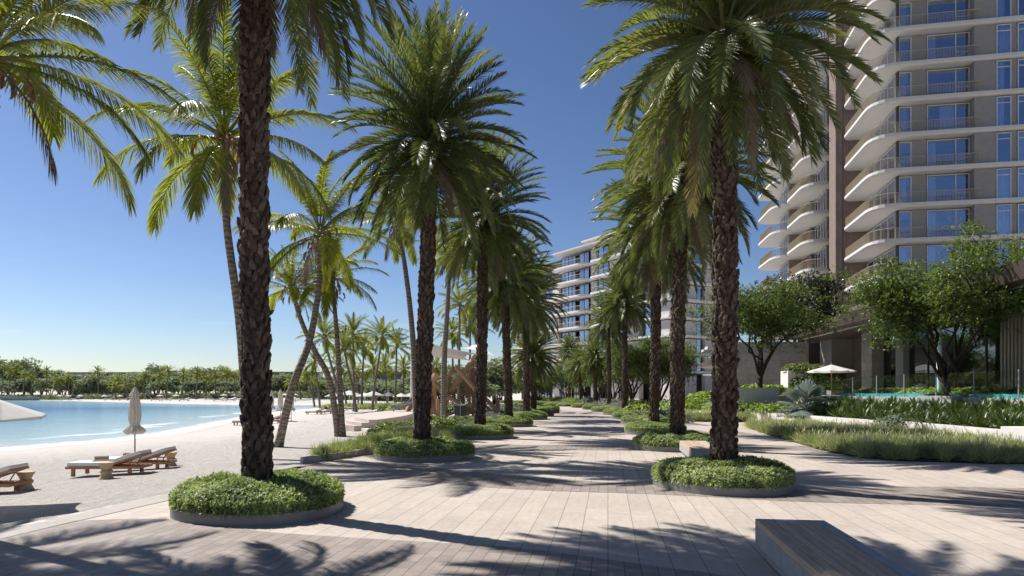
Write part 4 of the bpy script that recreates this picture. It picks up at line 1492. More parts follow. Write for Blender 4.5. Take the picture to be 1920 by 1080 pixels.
def build_play():
    """climbing frame of raked logs with a net, a slide and a sail over it"""
    Y = 56.0
    X = lambda px, y=Y: ray(px, y)
    Z = lambda py, y=Y: EYE - (py - HZ) / FPX * y
    o = thing('climbing_frame', (X(850), Y, 0), 'climbing frame of raked timber logs with a rope net and slide', 'play equipment')
    c = np.array([X(850), Y, 0])
    def pt(px, py, dy=0.):
        y = Y + dy
        return np.array([ray(px, y), y, EYE - (py - HZ) / FPX * y]) - c
    logs = [((758, 784, -1.5), (800, 702, .5), .19), ((792, 735, 0), (819, 703, -.6), .27), ((806, 776, .5), (809, 684, .5), .2), ((812, 716, -.5), (880, 778, -.5), .15),
            ((832, 776, -1), (832, 725, -1), .17), ((821, 777, -1.2), (821, 748, -1.2), .15), ((800, 742, -.3), (822, 780, -1.2), .2), ((812, 715, .0), (818, 772, 1), .16),
            ((836, 746, 0), (893, 666, 1.2), .19), ((888, 775, 1), (889, 668, 1.2), .16), ((855, 688, -.2), (898, 738, -1.5), .17), ((818, 711, .4), (893, 686, 1.0), .12),
            ((838, 758, .6), (846, 690, .8), .13), ((876, 746, .6), (886, 690, 1.2), .13), ((908, 745, -.5), (945, 783, -.5), .16), ((905, 756, .8), (926, 776, .8), .11),
            ((933, 782, .2), (933, 745, .2), .17), ((912, 772, .4), (934, 769, .4), .13), ((826, 780, -.6), (856, 772, -.6), .12), ((850, 768, .8), (900, 776, .8), .12)]
    for a, b, r in logs:
        A, B = pt(*a), pt(*b)
        A[2] = max(A[2], .02) if a[1] < 775 else -.05
        lg = B - A
        g = G()
        q = np.linspace(0, 1, 6)[:, None]
        r *= 1.12
        g.tube(A + lg * q, r * np.array([1, 1.03, .98, 1.02, .97, 1.0]), 10, random.uniform(.2, .8))
        obj('log', g.mesh('log', MT['log'], False), None, o)
    # rope net between the raked logs
    g = G()
    a0, a1 = pt(822, 716, .2), pt(888, 692, .9)
    b0, b1 = pt(862, 778, -.9), pt(912, 776, .2)
    q = np.linspace(0, 1, 21)
    for k in q:
        A = a0 + (a1 - a0) * k; B = b0 + (b1 - b0) * k
        g.tube([A, (A + B) / 2 + np.array([0, .15, -.1]), B], .024, 4)
    for k in np.linspace(0, 1, 23):
        A = a0 + (b0 - a0) * k; B = a1 + (b1 - a1) * k
        g.tube([A, (A + B) / 2 + np.array([0, .15 * math.sin(k * PI), -.12]), B], .024, 4)
    obj('climbing_net', g.mesh('climbing_net', MT['rope']), None, o)
    # slide chute
    P = catmull([pt(800, 731, 0), pt(785, 744, -.6), pt(768, 758, -1.4), pt(752, 764, -2.2), pt(738, 766, -2.8)], 6)
    g = G()
    n = len(P)
    d = nrm(np.gradient(P, axis=0))
    sd = nrm(np.cross(d, np.array([0, 0, 1.])))
    prof = [(-.34, .24), (-.3, .02), (0, -.03), (.3, .02), (.34, .24), (.31, .26), (.27, .06), (0, .01), (-.27, .06), (-.31, .26)]
    m = len(prof)
    V = np.concatenate([P[i] + np.array([sd[i] * a + np.array([0, 0, 1.]) * b for a, b in prof]) for i in range(n)])
    i = np.arange(n - 1)[:, None] * m
    j = np.arange(m)[None]
    g.add(V, np.stack([i + j, i + (j + 1) % m, i + m + (j + 1) % m, i + m + j], -1).reshape(-1, 4))
    s = obj('slide', g.mesh('slide', MT['concrete']), None, o)
    e = pt(738, 766, -2.8)
    obj('slide_post', G().tube([(e[0], e[1], 0), (e[0], e[1], e[2])], .045, 6).mesh('slide_post', MT['concrete']), None, s)
    # shade sail on masts
    o2 = thing('shade_sail', (X(850), Y, 0), 'grey and white shade sail stretched over the climbing frame', 'shade sail')
    def sail(P4, lowm):
        N = 14
        u = np.linspace(0, 1, N)
        V = []
        A, B, C, D = [np.array(p) for p in P4]
        for i in u:
            for k in u:
                bi = 1 - .16 * 4 * k * (1 - k) * (1 - 2 * abs(i - .5)) * 0
                # edges scalloped inwards
                ii = .5 + (i - .5) * (1 - .30 * 4 * k * (1 - k) * abs(2 * i - 1) ** 1.5)
                kk = .5 + (k - .5) * (1 - .30 * 4 * i * (1 - i) * abs(2 * k - 1) ** 1.5)
                V.append(A * (1 - ii) * (1 - kk) + B * ii * (1 - kk) + C * ii * kk + D * (1 - ii) * kk)
        F = [(i * N + k, i * N + k + 1, (i + 1) * N + k + 1, (i + 1) * N + k) for i in range(N - 1) for k in range(N - 1)]
        return G().add(V, F)
    s1 = sail([pt(784, 632, -2.5), pt(897, 664, -3.2), pt(884, 676, 4), pt(772, 672, 5)], 0)
    obj('sail_cloth', s1.mesh('sail_cloth', MT['sail'], True), None, o2)
    s2 = sail([pt(862, 652, 1), pt(928, 668, -2.5), pt(908, 640, 4), pt(884, 648, 6)], 0)
    obj('white_sail_cloth', s2.mesh('sail_cloth', MT['canvas'], True), None, o2)
    for a, b in (((776, 748, 4), (777, 671, 4)), ((771, 744, 2), (772, 671, 2)), ((897, 780, 3.5), (897, 641, 3.5))):
        A, B = pt(*a), pt(*b)
        A[2] = 0
        obj('mast', G().tube([A, (A + B) / 2, B], .09, 8).mesh('mast', MT['white_paint']), None, o2)
    # dark water-play trough in front of the net
    y = 50.
    o3 = thing('play_trough', (ray(864, y), y, 0), 'black square trough with pale curved wings in front of the climbing net', 'trough')
    w, h = .42, .95
    obj('trough_box', G().box(-w, w, -w, w, 0, h).box(-w - .02, w + .02, -w - .02, w + .02, h + .002, h + .05).mesh('trough_box', MT['black_panel']), None, o3)
    obj('spout_pipe', G().tube([(0, -w - .03, 0), (0, -w - .03, h + .1)], .025, 6).mesh('spout_pipe', MT['concrete']), None, o3)
    for sx in (-1, 1):
        g = G().tube([(0, 0, h + .06), (sx * .25, 0, h + .10), (sx * .48, .0, h + .26), (sx * .55, 0, h + .34)], [.08, .07, .05, .03], 6)
        obj('wing', g.mesh('wing', MT['beige_canvas']), None, o3)


def build_steps():
    """curved stepped seating with a timber terrace on the sand"""
    c = np.array([-8.2, 38.0])
    o = thing('stepped_terrace', (-8.2, 38.0, 0), 'curved pale stepped seating with a timber terrace on the beach', 'steps')
    out = catmull([(-8.8, 38), (-10.2, 40.0), (-11.1, 44), (-11.5, 50), (-10.8, 56), (-9.2, 60)], 8)[:, :2]
    inn = catmull([(-7.55, 38), (-7.2, 41), (-7.0, 45), (-7.3, 51), (-8.4, 60)], 8)[:, :2]
    for k in range(3):
        w = np.linspace(0, 1, len(out))[:, None]
        edge = out + np.array([.42 * k, 0]) + np.array([.0, .45 * k]) * np.clip((w - .0) * 6, 0, 1) * np.clip((.6 - w) * 4, 0, 1)
        p = [tuple(q - c) for q in edge] + [tuple(q - c) for q in inn[::-1]]
        p = p if polyarea(p) > 0 else p[::-1]
        obj('step' if k < 2 else 'terrace_deck', G().prism(p, -.6 if k == 0 else .17 * k - .045, .17 * k + .12).mesh('step', MT['deck']), None, o)


def far_house(loc, label, w, h, d, rz, floors=3):
    o = thing('far_house', loc, label, 'house', None, rz)
    g = G()
    dz = h / floors
    for k in range(floors):
        g.box(-w / 2 - .5, w / 2 + .5, -.9, d, k * dz + dz - .45, k * dz + dz)
        for x in np.linspace(-w / 2, w / 2, 7):
            g.box(x - .35, x + .35, 0, .5, k * dz + .001, k * dz + dz - .451)
    obj('wall', g.mesh('wall', MT['far_wall']), None, o)
    for k in range(floors):
        obj('window', G().box(-w / 2 + .2, w / 2 - .2, .55, d - .1, k * dz + .001, k * dz + dz - .46).mesh('window', MT['far_glass']), None, o)
    return o
# ------------------------------------------------------------------ the place
build_ground()
build_paving()

LIGHT_ONLY = False
for i in range(5):
    DATE['c%d' % i] = date_crown(11 + i)
for i in range(2):
    DATE['t%d' % i] = date_trunk(21 + i)
    DATE['d%d' % i] = dry_fronds(25 + i)
    COCO['h%d' % i] = coco_husks(31 + i)
for i in range(3):
    COCO['c%d' % i] = coco_crown(41 + i)
COCO['d'] = dead_frond(51)

# date palms in their planters
LEFT = [(-4.33, 11.55, 10.9), (-2.71, 20.8, 10.0), (-1.40, 30.0, 9.9), (-.22, 40.3, 8.9), (1.05, 50, 8.9), (1.85, 57.5, 5.3)]
RIGHT = [(4.52, 14.55, 10.0), (5.78, 24.0, 9.8), (6.90, 33.1, 9.9), (9.9, 60, 10.2), (10.8, 76, 10.0), (11.0, 90, 6.7), (10.0, 99, 6.2), (9.8, 116, 9.2)]
for k, (x, y, h) in enumerate(LEFT):
    date_palm(x, y, h, 'date palm with scaly trunk, %s from the front, beach side row' % ORD[k], 'date palms along the promenade', k % 5,
              1.0 if k != 5 else .82, [.4, 1.3, 2.9, 4.2, 5.5, 3.3][k])
for k, (x, y, h) in enumerate(RIGHT):
    date_palm(x, y, h, 'date palm with scaly trunk, %s from the front, building side row' % ORD[k], 'date palms along the promenade', (k * 2 + 3) % 5,
              1.04 if k < 3 else (.95 if k < 5 else .8), [2.2, 0.3, 4.4, 5.1, 3.0, 1.0, .2, 2.6][k], 0, 1.08 if k == 0 else 1.0)

# round planters and their ground cover
rims = [planter_meshes(s, 1.5) for s in (1, 2)]
hedge = [hedge_mesh(1, 1.44, .40, 6500, .052, 9), hedge_mesh(2, 1.44, .40, 6500, .052, 9)]
PL = [(x, y, 0) for x, y, h in LEFT[:5]] + [(2.1, 57.5, 1), (2.9, 65, 1), (3.6, 73, 1)]
PR = [(x, y, 0) for x, y, h in RIGHT[:3]] + [(8.25, 42.6, 1), (8.95, 51, 1), (9.5, 60, 1), (9.6, 69, 1), (9.5, 78, 1), (9.0, 87, 1)]
for row, side in ((PL, 'beach'), (PR, 'building')):
    for k, (x, y, s) in enumerate(row):
        v = (k + (side == 'beach')) % 2
        a = [.9, 2.2, 4.0, 5.2, .1, 1.5, 3.0, 4.4, 2.0][k]
        if side == 'beach' and k == 0: a = 0
        p = thing('round_planter', (x + (.12 if side == 'beach' and k == 0 else 0), y, 0), 'round grey steel planter ring, %s from the front, %s side of path' % (ORD[k], side), 'planter', 'round planters along the promenade', a)
        if side == 'beach' and k == 0: p.scale = (.88, 1, 1)
        obj('rim', rims[v][0], None, p)
        obj('soil', rims[v][1], None, p)
        h = obj('ground_cover_shrub', hedge[v], None, None, (p.location.x, y, .10), (0, 0, a), (p.scale.x, 1, 1))
        tag(h, 'light green ground cover cushion in the %s planter from the front, %s side' % (ORD[k], side), 'shrub', 'ground cover cushions in the planters')
# low hedge segments where the path bends away
for k, (x, y) in enumerate([(8.3, 96), (7.2, 104), (5.6, 111), (3.6, 117), (1.2, 122), (-1.6, 126)]):
    h = obj('ground_cover_shrub', hedge[k % 2], None, None, (x, y, 0), (0, 0, k * 1.3), (1.35, 1.6, 1))
    tag(h, 'low green hedge cushion at the path bend, %s of six' % ORD[k], 'shrub', 'hedge cushions at the bend')

# benches
for k, (x, y, rz) in enumerate([(3.14, 6.72, PATH), (5.5, 20.1, PATH), (7.75, 37.8, PATH), (8.7, 46.8, PATH), (9.1, 55.5, PATH)]):
    make_bench((x, y, 0), 'concrete bench with timber seat, %s from the front along the path' % ORD[k], 'benches along the promenade', rz)

# coconut palms on the beach
cg = 'coconut palms on the beach'
coco_palm([(-7.75, 9.5, -.1), (-7.6, 9.5, 3), (-7.3, 9.5, 6.7)], 2.6, 0, 'coconut palm at the frame edge with fronds arching in over the water', cg)
coco_palm([(-8.45, 22, -.2), (-8.75, 22, 4), (-9.2, 22, 7.5), (-9.25, 22, 10.2)], 4.1, 1, 'slender coconut palm partly behind the nearest date palm trunk', cg, r=.15)
x, y, z = P_s(521, 838)
coco_palm([(x, y, z), (ray(548, 26.3), 26.3, EYE + 8 / FPX * 26), (ray(580, 26.6), 26.6, EYE + 95 / FPX * 26.6), (ray(598, 26.8), 26.8, EYE + 200 / FPX * 26.8), (ray(600, 27), 27, EYE + 300 / FPX * 27)], 3.2, 2,
          'coconut palm whose trunk leans steeply from the sand, crossing another trunk', cg, r=.155)
x, y, z = P_s(635, 818)
coco_palm([(x, y, z), (ray(618, 32), 32, EYE + 20 / FPX * 32), (ray(588, 31.6), 31.6, EYE + 80 / FPX * 32), (ray(563, 31.3), 31.3, EYE + 140 / FPX * 31), (ray(547, 31), 31, EYE + 195 / FPX * 31)], 2.3, 0,
          'short coconut palm leaning towards the water behind the crossing trunk', cg, r=.145)
x, y, z = P_s(643, 818)
coco_palm([(x, y, z), (ray(634, 32), 32, EYE + 70 / FPX * 32), (ray(629, 32), 32, EYE + 140 / FPX * 32), (ray(622, 32), 32, EYE + 215 / FPX * 32)], 2.6, 1, 'straight slim coconut palm beside the leaning one on the sand', cg, r=.13)
coco_palm([(-5.3, 38, -.05), (ray(774, 38), 38, EYE + 100 / FPX * 38), (ray(760, 38), 38, EYE + 230 / FPX * 38), (ray(745, 38), 38, EYE + 315 / FPX * 38)], 3.0, 2, 'tall coconut palm behind the second beach side date palm', cg, r=.17)
coco_palm([(ray(832, 50), 50, 0), (ray(833, 50), 50, EYE + 60 / FPX * 50), (ray(839, 50), 50, EYE + 160 / FPX * 50), (ray(844, 50), 50, EYE + 255 / FPX * 50)], 3.0, 0, 'tall coconut palm standing by the climbing frame', cg, r=.22)
far = [(862, 572, 860, 80, 3.2), (882, 610, 880, 88, 3.4), (918, 560, 900, 70, 3.0), (848, 628, 850, 95, 3.0), (818, 690, 815, 90, 2.2),
       (662, 628, 664, 84, 3.3), (682, 652, 678, 100, 3.2), (716, 633, 698, 88, 3.3), (744, 650, 741, 95, 3.3), (645, 655, 668, 80, 3.0), (608, 632, 640, 76, 2.9), (636, 690, 650, 110, 3.0),
       (700, 690, 705, 120, 3.2), (722, 690, 726, 125, 3.2), (757, 690, 756, 120, 3.0), (590, 680, 600, 105, 2.8), (575, 705, 590, 120, 2.6), (668, 700, 672, 130, 3.0)]
for k, (cx, cy, bx, y, rr) in enumerate(sorted(far, key=lambda q: q[0])):
    X = ray(bx, y)
    zb = float(sand_z(X, y))
    zb = zb if zb > -.5 else -.5
    zt = EYE + (HZ - cy) / FPX * y
    coco_palm([(X, y, zb), (ray(bx + (cx - bx) * .25, y), y, zb + .35 * (zt - zb)), (ray(bx + (cx - bx) * .7, y), y, zb + .72 * (zt - zb)), (ray(cx, y), y, zt)], rr, k,
              'distant coconut palm in the beach grove, %s of eighteen from the water' % ORD[k], 'coconut palms in the grove', k % 3 == 0, .17)
# palms just outside the frame whose crowns shade the foreground
coco_palm([(-14.9, 11.6, -.35), (-14.6, 11.7, 5), (-14.3, 11.8, 9.8)], 3.8, 2, 'coconut palm beyond the near edge shading the border of the paving', cg)
coco_palm([(-11.3, 8.6, -.2), (-11.2, 8.8, 5), (-11.0, 9.0, 9.6)], 3.9, 1, 'coconut palm nearest the viewer beyond the frame edge', cg)

# far shore: coconut palms, trees, houses
fs = [(20, 700), (46, 704), (88, 697), (108, 715), (183, 697), (215, 725), (222, 712), (236, 722), (257, 718), (300, 706), (316, 696), (344, 702), (370, 700), (387, 712), (404, 706), (60, 710), (30, 690), (128, 712),
      (8, 690), (272, 705), (425, 702), (440, 708), (545, 716), (560, 712), (585, 716)]
for k, (px, py) in enumerate(sorted(fs)):
    y = 225 - .12 * px + (k * 37 % 11)
    X = ray(px + (k * 53 % 13) - 6, y)
    zb = max(float(sand_z(X, y)), -.4)
    zt = EYE + (HZ - py) / FPX * y
    coco_palm([(X, y, zb), ((X * .6 + ray(px, y) * .4), y, zb + (zt - zb) * .4), (ray(px, y), y, zt)], 2.4, k, 'slim coconut palm on the far shore, %s counted from the frame edge' % ORD[k], 'coconut palms on the far shore', False, .2)
fm = [far_tree_mesh(71 + i, 8.0, 9.0) for i in range(4)]
def far_tree(k, px, py, y, w, n, where, grp):
    X = ray(px, y)
    zb = max(float(sand_z(X, y)), -.3)
    h = 1.1 * (EYE + (HZ - py) / FPX * y - zb)
    o = thing('broadleaf_tree', (X, y, zb), 'rounded green tree %s, number %d' % (where, k + 1), 'tree', grp, k * 1.7, (w / 8, w / 8, h / 9))
    obj('trunk', fm[k % 4][0], None, o)
    obj('crown', fm[k % 4][1], None, o)
r2 = random.Random(5)
front = [(-10 + 25 * i + r2.uniform(-6, 6), r2.uniform(700, 714)) for i in range(26)]
for k, (px, py) in enumerate(front):
    far_tree(k, px, py, 246 - .06 * px + r2.uniform(-5, 5), r2.uniform(8, 10), 26, 'in the front line on the far shore', 'front trees on the far shore')
back = [(-20, 668), (15, 672), (45, 674), (78, 686), (112, 694), (150, 700), (190, 699), (228, 700), (262, 698), (298, 684), (326, 694), (352, 697), (384, 690), (416, 688), (444, 694),
        (480, 700), (520, 704), (640, 708), (690, 708), (735, 706), (780, 704)]
for k, (px, py) in enumerate(back):
    far_tree(k, px, py, 285, r2.uniform(10, 13), len(back), 'in the taller back line on the far shore', 'back trees on the far shore')
for k, (px, py, y) in enumerate([(615, 712, 170), (648, 716, 165), (684, 714, 168), (715, 716, 160), (748, 716, 158), (775, 712, 150), (927, 672, 110), (950, 690, 130), (805, 700, 130), (940, 700, 150), (828, 686, 112), (856, 684, 118), (884, 688, 110), (872, 696, 96)]):
    far_tree(k, px, py, y, 8 + (k % 3), 10, 'behind the palm grove', 'trees behind the grove')
und = G()
for px in np.arange(-40, 800, 3.0):
    y = 228 - .1 * px + rng.uniform(-3, 6)
    X = ray(px, y)
    d = nrm(rng.normal(0, 1, (26, 3)))
    d[:, 2] = np.abs(d[:, 2])
    sprig_cloud(und, np.array([X, y, float(sand_z(X, y))]) + d * np.array([1.0, 1.2, 1.3]), d, .5, .16, 3, R(80), np.clip(rng.normal(.3, .15, 26), 0, 1))
tag(obj('undergrowth', und.mesh('undergrowth', MT['leaf_far_hazed'])), 'dark green undergrowth along the top of the far beach', 'undergrowth', None, 'stuff')
far_house((ray(532, 300), 300, .4), 'grey flat roofed modern house above the far trees, nearest the leaning palm', 30, 10.5, 12, .1)
far_house((ray(690, 310), 310, .4), 'dark flat roofed house behind the palm grove', 22, 11, 12, 0)
far_house((ray(754, 260), 260, .4), 'pale terraced house seen beside the sail mast', 16, 9.5, 12, 0)
far_house((ray(195, 330), 330, .4), 'long low house with a flat brown roof above the far trees', 34, 11.2, 12, 0, 3)
g = G().box(-34, -10, 0, 3, -1.6, .35)
tag(obj('jetty_wall', g.mesh('jetty_wall', MT['far_wall']), None, None, (ray(12, 205) + 18, 205, .2)), 'low grey jetty wall on the far shore', 'wall')

# beach furniture
lg = 'sun loungers on the sand'
def sitting(x, y): return (x, y, float(sand_z(x, y)))
make_lounger(sitting(-11.05, 18.75), 'teak sun lounger with cream cushion, nearer of the pair by the folded umbrella', lg, R(3))
lo = [o for o in bpy.data.objects if o.name == 'sun_lounger'][0]
dup(lo, sitting(-11.0, 20.05), R(5), 'teak sun lounger with cream cushion, farther of the pair by the folded umbrella', lg)
dup(lo, sitting(-12.2, 15.5), R(4), 'teak sun lounger cut off by the frame edge with only its raised back showing', lg)
make_stool(sitting(-10.55, 17.75), 'carved hourglass side table in front of the nearer lounger', 'carved side tables')
st = [o for o in bpy.data.objects if o.name == 'side_table'][0]
dup(st, sitting(-10.5, 21.0), .4, 'carved hourglass side table behind the farther lounger', 'carved side tables')
dup(st, sitting(-11.4, 16.0), .9, 'carved hourglass side table behind the lounger at the frame edge', 'carved side tables')
tz = float(sand_z(-11.05, 18.75))
make_towel((-11.33, 18.85, tz + .378), 'rolled brown towel on the nearer lounger of the pair', 'rolled towels', R(20))
tw = [o for o in bpy.data.objects if o.name == 'rolled_towel'][0]
dup(tw, (-11.25, 20.1, float(sand_z(-11.0, 20.05)) + .378), R(20), 'rolled brown towel on the farther lounger of the pair', 'rolled towels')
make_closed_umbrella(P_s(253, 856), 'large folded beige umbrella with frilled hem behind the pair of loungers', 'folded umbrellas', 2.72)
cu_ = [o for o in bpy.data.objects if o.name == 'closed_umbrella'][0]
for k, (px, py, lab) in enumerate([(526, 790, 'distant folded umbrella just beside the nearest date palm trunk'), (546, 791, 'distant folded umbrella behind the leaning palm trunk'), (509, 786, 'distant folded umbrella half behind the nearest date palm trunk')]):
    dup(cu_, P_s(px, py), k, lab, 'folded umbrellas')
for k, (px, py, a) in enumerate([(462, 797, 0), (505, 794, .1), (521, 790, .2), (590, 777, 0), (608, 776, .1), (622, 775, .15), (634, 773, .1), (662, 769, .1), (678, 767, .2)]):
    dup(lo, P_s(px, py), R(4) + a, 'small distant teak lounger on the mid beach, %s from the water' % ORD[k], lg)
open_umbrella((-10.1, 12.25, float(sand_z(-10.1, 12.25))), 'white sun umbrella cut off by the frame edge above the near sand', 'open sun umbrellas', 1.62, 2.33, .1, .60, 'canvas', 0, 'white_paint', .05, 6, R(2))
ou = [o for o in bpy.data.objects if o.name == 'sun_umbrella'][0]
for k, (px, py, y) in enumerate([(625, 737, 118), (655, 733, 112), (683, 737, 122), (700, 734, 116), (728, 736, 118), (752, 738, 112), (768, 738, 116)]):
    h = EYE + (HZ - py) / FPX * y
    X = ray(px, y)
    zb = max(-.5, float(sand_z(X, y)))
    dup(ou, (X, y, zb), k, 'white open umbrella in the row behind the stepped terrace, %s from the water' % ORD[k], 'open sun umbrellas', (h - zb) / 2.24)
for k, px in enumerate([112, 128, 150, 196, 225, 300, 330, 420, 440, 535, 552]):
    y = 218 - .1 * px
    X = ray(px, y)
    dup(ou, (X, y, max(-.3, float(sand_z(X, y)))), k, 'tiny white umbrella on the far beach, %s from the frame edge' % ORD[k], 'open sun umbrellas', .62)
for k, px in enumerate([120, 140, 205, 232, 292, 312, 345, 410, 432, 545]):
    y = 205 - .1 * px
    X = ray(px, y)
    dup(lo, (X, y, max(-.3, float(sand_z(X, y)))), k * .1, 'tiny sun lounger on the far beach, %s from the frame edge' % ORD[k], 'sun loungers on the far beach', 1.3)

build_steps()
build_play()

# planting bed on the beach side with its low kerb wall
g = G()
kw = [(-5.80, 18.95), (-4.45, 22.2), (-3.7, 22.9)]
for a, b in zip(kw[:-1], kw[1:]):
    a = np.array(a); b = np.array(b)
    n = np.array([-(b - a)[1], (b - a)[0]]) / np.linalg.norm(b - a) * .1
    p = [tuple(a), tuple(b), tuple(b + n), tuple(a + n)]
    g.prism(p if polyarea(p) > 0 else p[::-1], -.4, .19)
tag(obj('kerb_wall', g.mesh('kerb_wall', MT['deck_stone'])), 'low stone kerb wall holding the grass bed beside the beach', 'wall')


def in_poly(P, poly):
    x, y = P[:, 0], P[:, 1]
    ins = np.zeros(len(P), bool)
    for i in range(len(poly)):
        a, b = poly[i - 1], poly[i]
        c = ((a[1] > y) != (b[1] > y)) & (x < (b[0] - a[0]) * (y - a[1]) / (b[1] - a[1] + 1e-12) + a[0])
        ins ^= c
    return ins


def scatter(poly, n, seed):
    r = np.random.default_rng(seed)
    Q = np.array(poly)
    lo, hi = Q.min(0), Q.max(0)
    P = r.uniform(lo, hi, (n * 4, 2))
    P = P[in_poly(P, Q)][:n]
    return np.c_[P, np.zeros(len(P))]


bedL = [(-5.75, 19.2), (-4.4, 22.4), (-3.6, 23.2), (-2.8, 24.5), (-2.4, 27), (-3.4, 29.5), (-4.6, 29.5), (-5.2, 26), (-5.6, 22)]
tag(structure('planting_soil', sheet(bedL, .05).mesh('planting_soil', MT['soil']), None))
ps = scatter(bedL, 330, 3); ps[:, 2] = .05
tag(obj('ornamental_grass', grass_mesh('ornamental_grass', 5, ps, 90, .62, .006, 1.1)), 'soft green ornamental grass in the bed beside the beach', 'grass', None, 'stuff')

# ornamental grass on the building side
bedR = [(12.6, 35.5), (11.6, 30), (11.2, 27.0), (10.6, 23.5), (10.5, 20.8), (11.2, 19.8), (13.2, 19.0), (16.5, 18.7), (18.6, 19.0), (18.2, 24), (18.0, 30), (17.4, 37), (15.2, 40.5), (13.4, 39)]
structure('planting_soil', sheet(bedR, .03).mesh('planting_soil', MT['soil']), None)
ps = scatter(bedR, 1350, 4); ps[:, 2] = .03
tag(obj('ornamental_grass', grass_mesh('ornamental_grass', 6, ps, 84, .60, .007, 1.15, 1800)), 'long drift of feathery pale green grass in front of the white planter wall', 'grass', None, 'stuff')
bed2 = [(11.3, 48), (12.5, 45.8), (14.5, 45.2), (16.2, 45.4), (16.4, 46.6), (14, 47.4), (12.4, 49.2)]
structure('planting_soil', sheet(bed2, .03).mesh('planting_soil', MT['soil']), None)
ps = scatter(bed2, 240, 8); ps[:, 2] = .03
tag(obj('ornamental_grass', grass_mesh('ornamental_grass', 9, ps, 50, .75, .012, .8, 150)), 'small round patch of feathery grass farther along the path', 'grass', None, 'stuff')

# white planter walls and raised planting
def wall_run(pts, w, z0, z1, name, mat, label, cat='wall'):
    g = G()
    for a, b in zip(pts[:-1], pts[1:]):
        a = np.array(a, float); b = np.array(b, float)
        n = np.array([-(b - a)[1], (b - a)[0]]) / np.linalg.norm(b - a) * w
        p = [tuple(a), tuple(b), tuple(b + n), tuple(a + n)]
        g.prism(p if polyarea(p) > 0 else p[::-1], z0, z1)
    return tag(obj(name, g.mesh(name, MT[mat])), label, cat)
wall_run([(18.05, 33.2), (17.4, 44.8), (16.6, 47.5)], -.2, 0, .60, 'planter_wall', 'white_wall', 'low white planter wall, its far run beyond the silver shrub')
wall_run([(17.85, 24.4), (18.5, 32.6), (19.6, 33.4)], -.2, 0, .62, 'planter_wall', 'white_wall', 'low white planter wall along the near strappy planting')
p = rpoly([(17.35, 22.0, .5), (19.4, 22.0, .1), (19.4, 24.3, .1), (17.35, 24.3, .1)])
tag(obj('planter_wall', G().prism(p if polyarea(p) > 0 else p[::-1], 0, .78).mesh('planter_block', MT['white_wall'])), 'tall rounded white planter block closing the near end of the wall', 'wall')
wall_run([(16.4, 47.7), (14.4, 48.6), (13.2, 54), (12.6, 60)], -.2, 0, .62, 'planter_wall', 'white_wall', 'white planter wall under the pale trailing shrubs')
soil = [(18.0, 24.5), (18.6, 32.7), (18.1, 33.5), (17.4, 44.8), (16.6, 47.5), (15.3, 54), (21.4, 54), (22.0, 29), (22.0, 22.3)]
structure('planting_soil', sheet(soil, .40).mesh('planting_soil', MT['soil']), None)
am = [agave_mesh(61 + i) for i in range(3)]
r3 = random.Random(8)
spots = []
for row in range(4):
    for k in range(26):
        s = k / 25
        x = 18.95 + row * .85 + r3.uniform(-.2, .2) - .45 * s
        y = 24.2 + 21.5 * s + r3.uniform(-.25, .25)
        spots.append((x, y, .45 + row * .20))
for k, (x, y, z) in enumerate(spots):
    o = obj('strappy_plant', am[k % 3], None, None, (x, y, z), (r3.uniform(-.1, .1), r3.uniform(-.1, .1), r3.uniform(0, 6.28)), (r3.uniform(.9, 1.25),) * 3)
    tag(o, 'dark green strappy rosette plant in the raised bed behind the white wall', 'plant', 'strappy rosettes in the raised bed')
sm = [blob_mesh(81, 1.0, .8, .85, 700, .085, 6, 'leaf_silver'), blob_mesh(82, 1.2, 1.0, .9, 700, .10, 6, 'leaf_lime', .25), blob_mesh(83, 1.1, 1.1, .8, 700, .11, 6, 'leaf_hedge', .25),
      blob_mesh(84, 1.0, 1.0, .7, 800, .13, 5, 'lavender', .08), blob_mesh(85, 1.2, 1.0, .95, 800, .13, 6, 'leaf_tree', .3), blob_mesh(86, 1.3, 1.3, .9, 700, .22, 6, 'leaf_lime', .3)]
def shrub(v, x, y, z, s, label, rz=0., sz=None, group=None):
    return tag(obj('shrub', sm[v], None, None, (x, y, z), (0, 0, rz), (s, s, sz or s)), label, 'shrub', group)
shrub(0, 18.35, 32.9, .25, .95, 'grey green shrub spilling over the white wall between its two runs', 1)
shrub(0, 17.9, 43.5, .4, 1.1, 'pale silver shrub at the far end of the strappy bed', 2)
shrub(1, 17.75, 41.6, .4, .62, 'small bright lime shrub below the blue fan palm', 3)
tag(obj('fan_palm', fan_palm_mesh(3), None, None, (18.15, 42.0, .8), (0, 0, .4), (1.3,) * 3), 'blue grey fan palm with stiff round leaves behind the white planter wall', 'palm tree')
for k, (x, y, s, v) in enumerate([(16.6, 48.2, 1.2, 1), (15.2, 49.5, 1.4, 2), (14.2, 52.5, 1.5, 1), (18.2, 46.4, 1.2, 2), (14.0, 56, 1.5, 2), (17.6, 47.0, 1.1, 1), (13.6, 59, 1.5, 1)]):
    shrub(v, x, y, .6, s, 'pale green feathery shrub beyond the blue fan palm, %s from the front' % ORD[k], k, s * .85, 'feathery shrubs on the far planter wall')

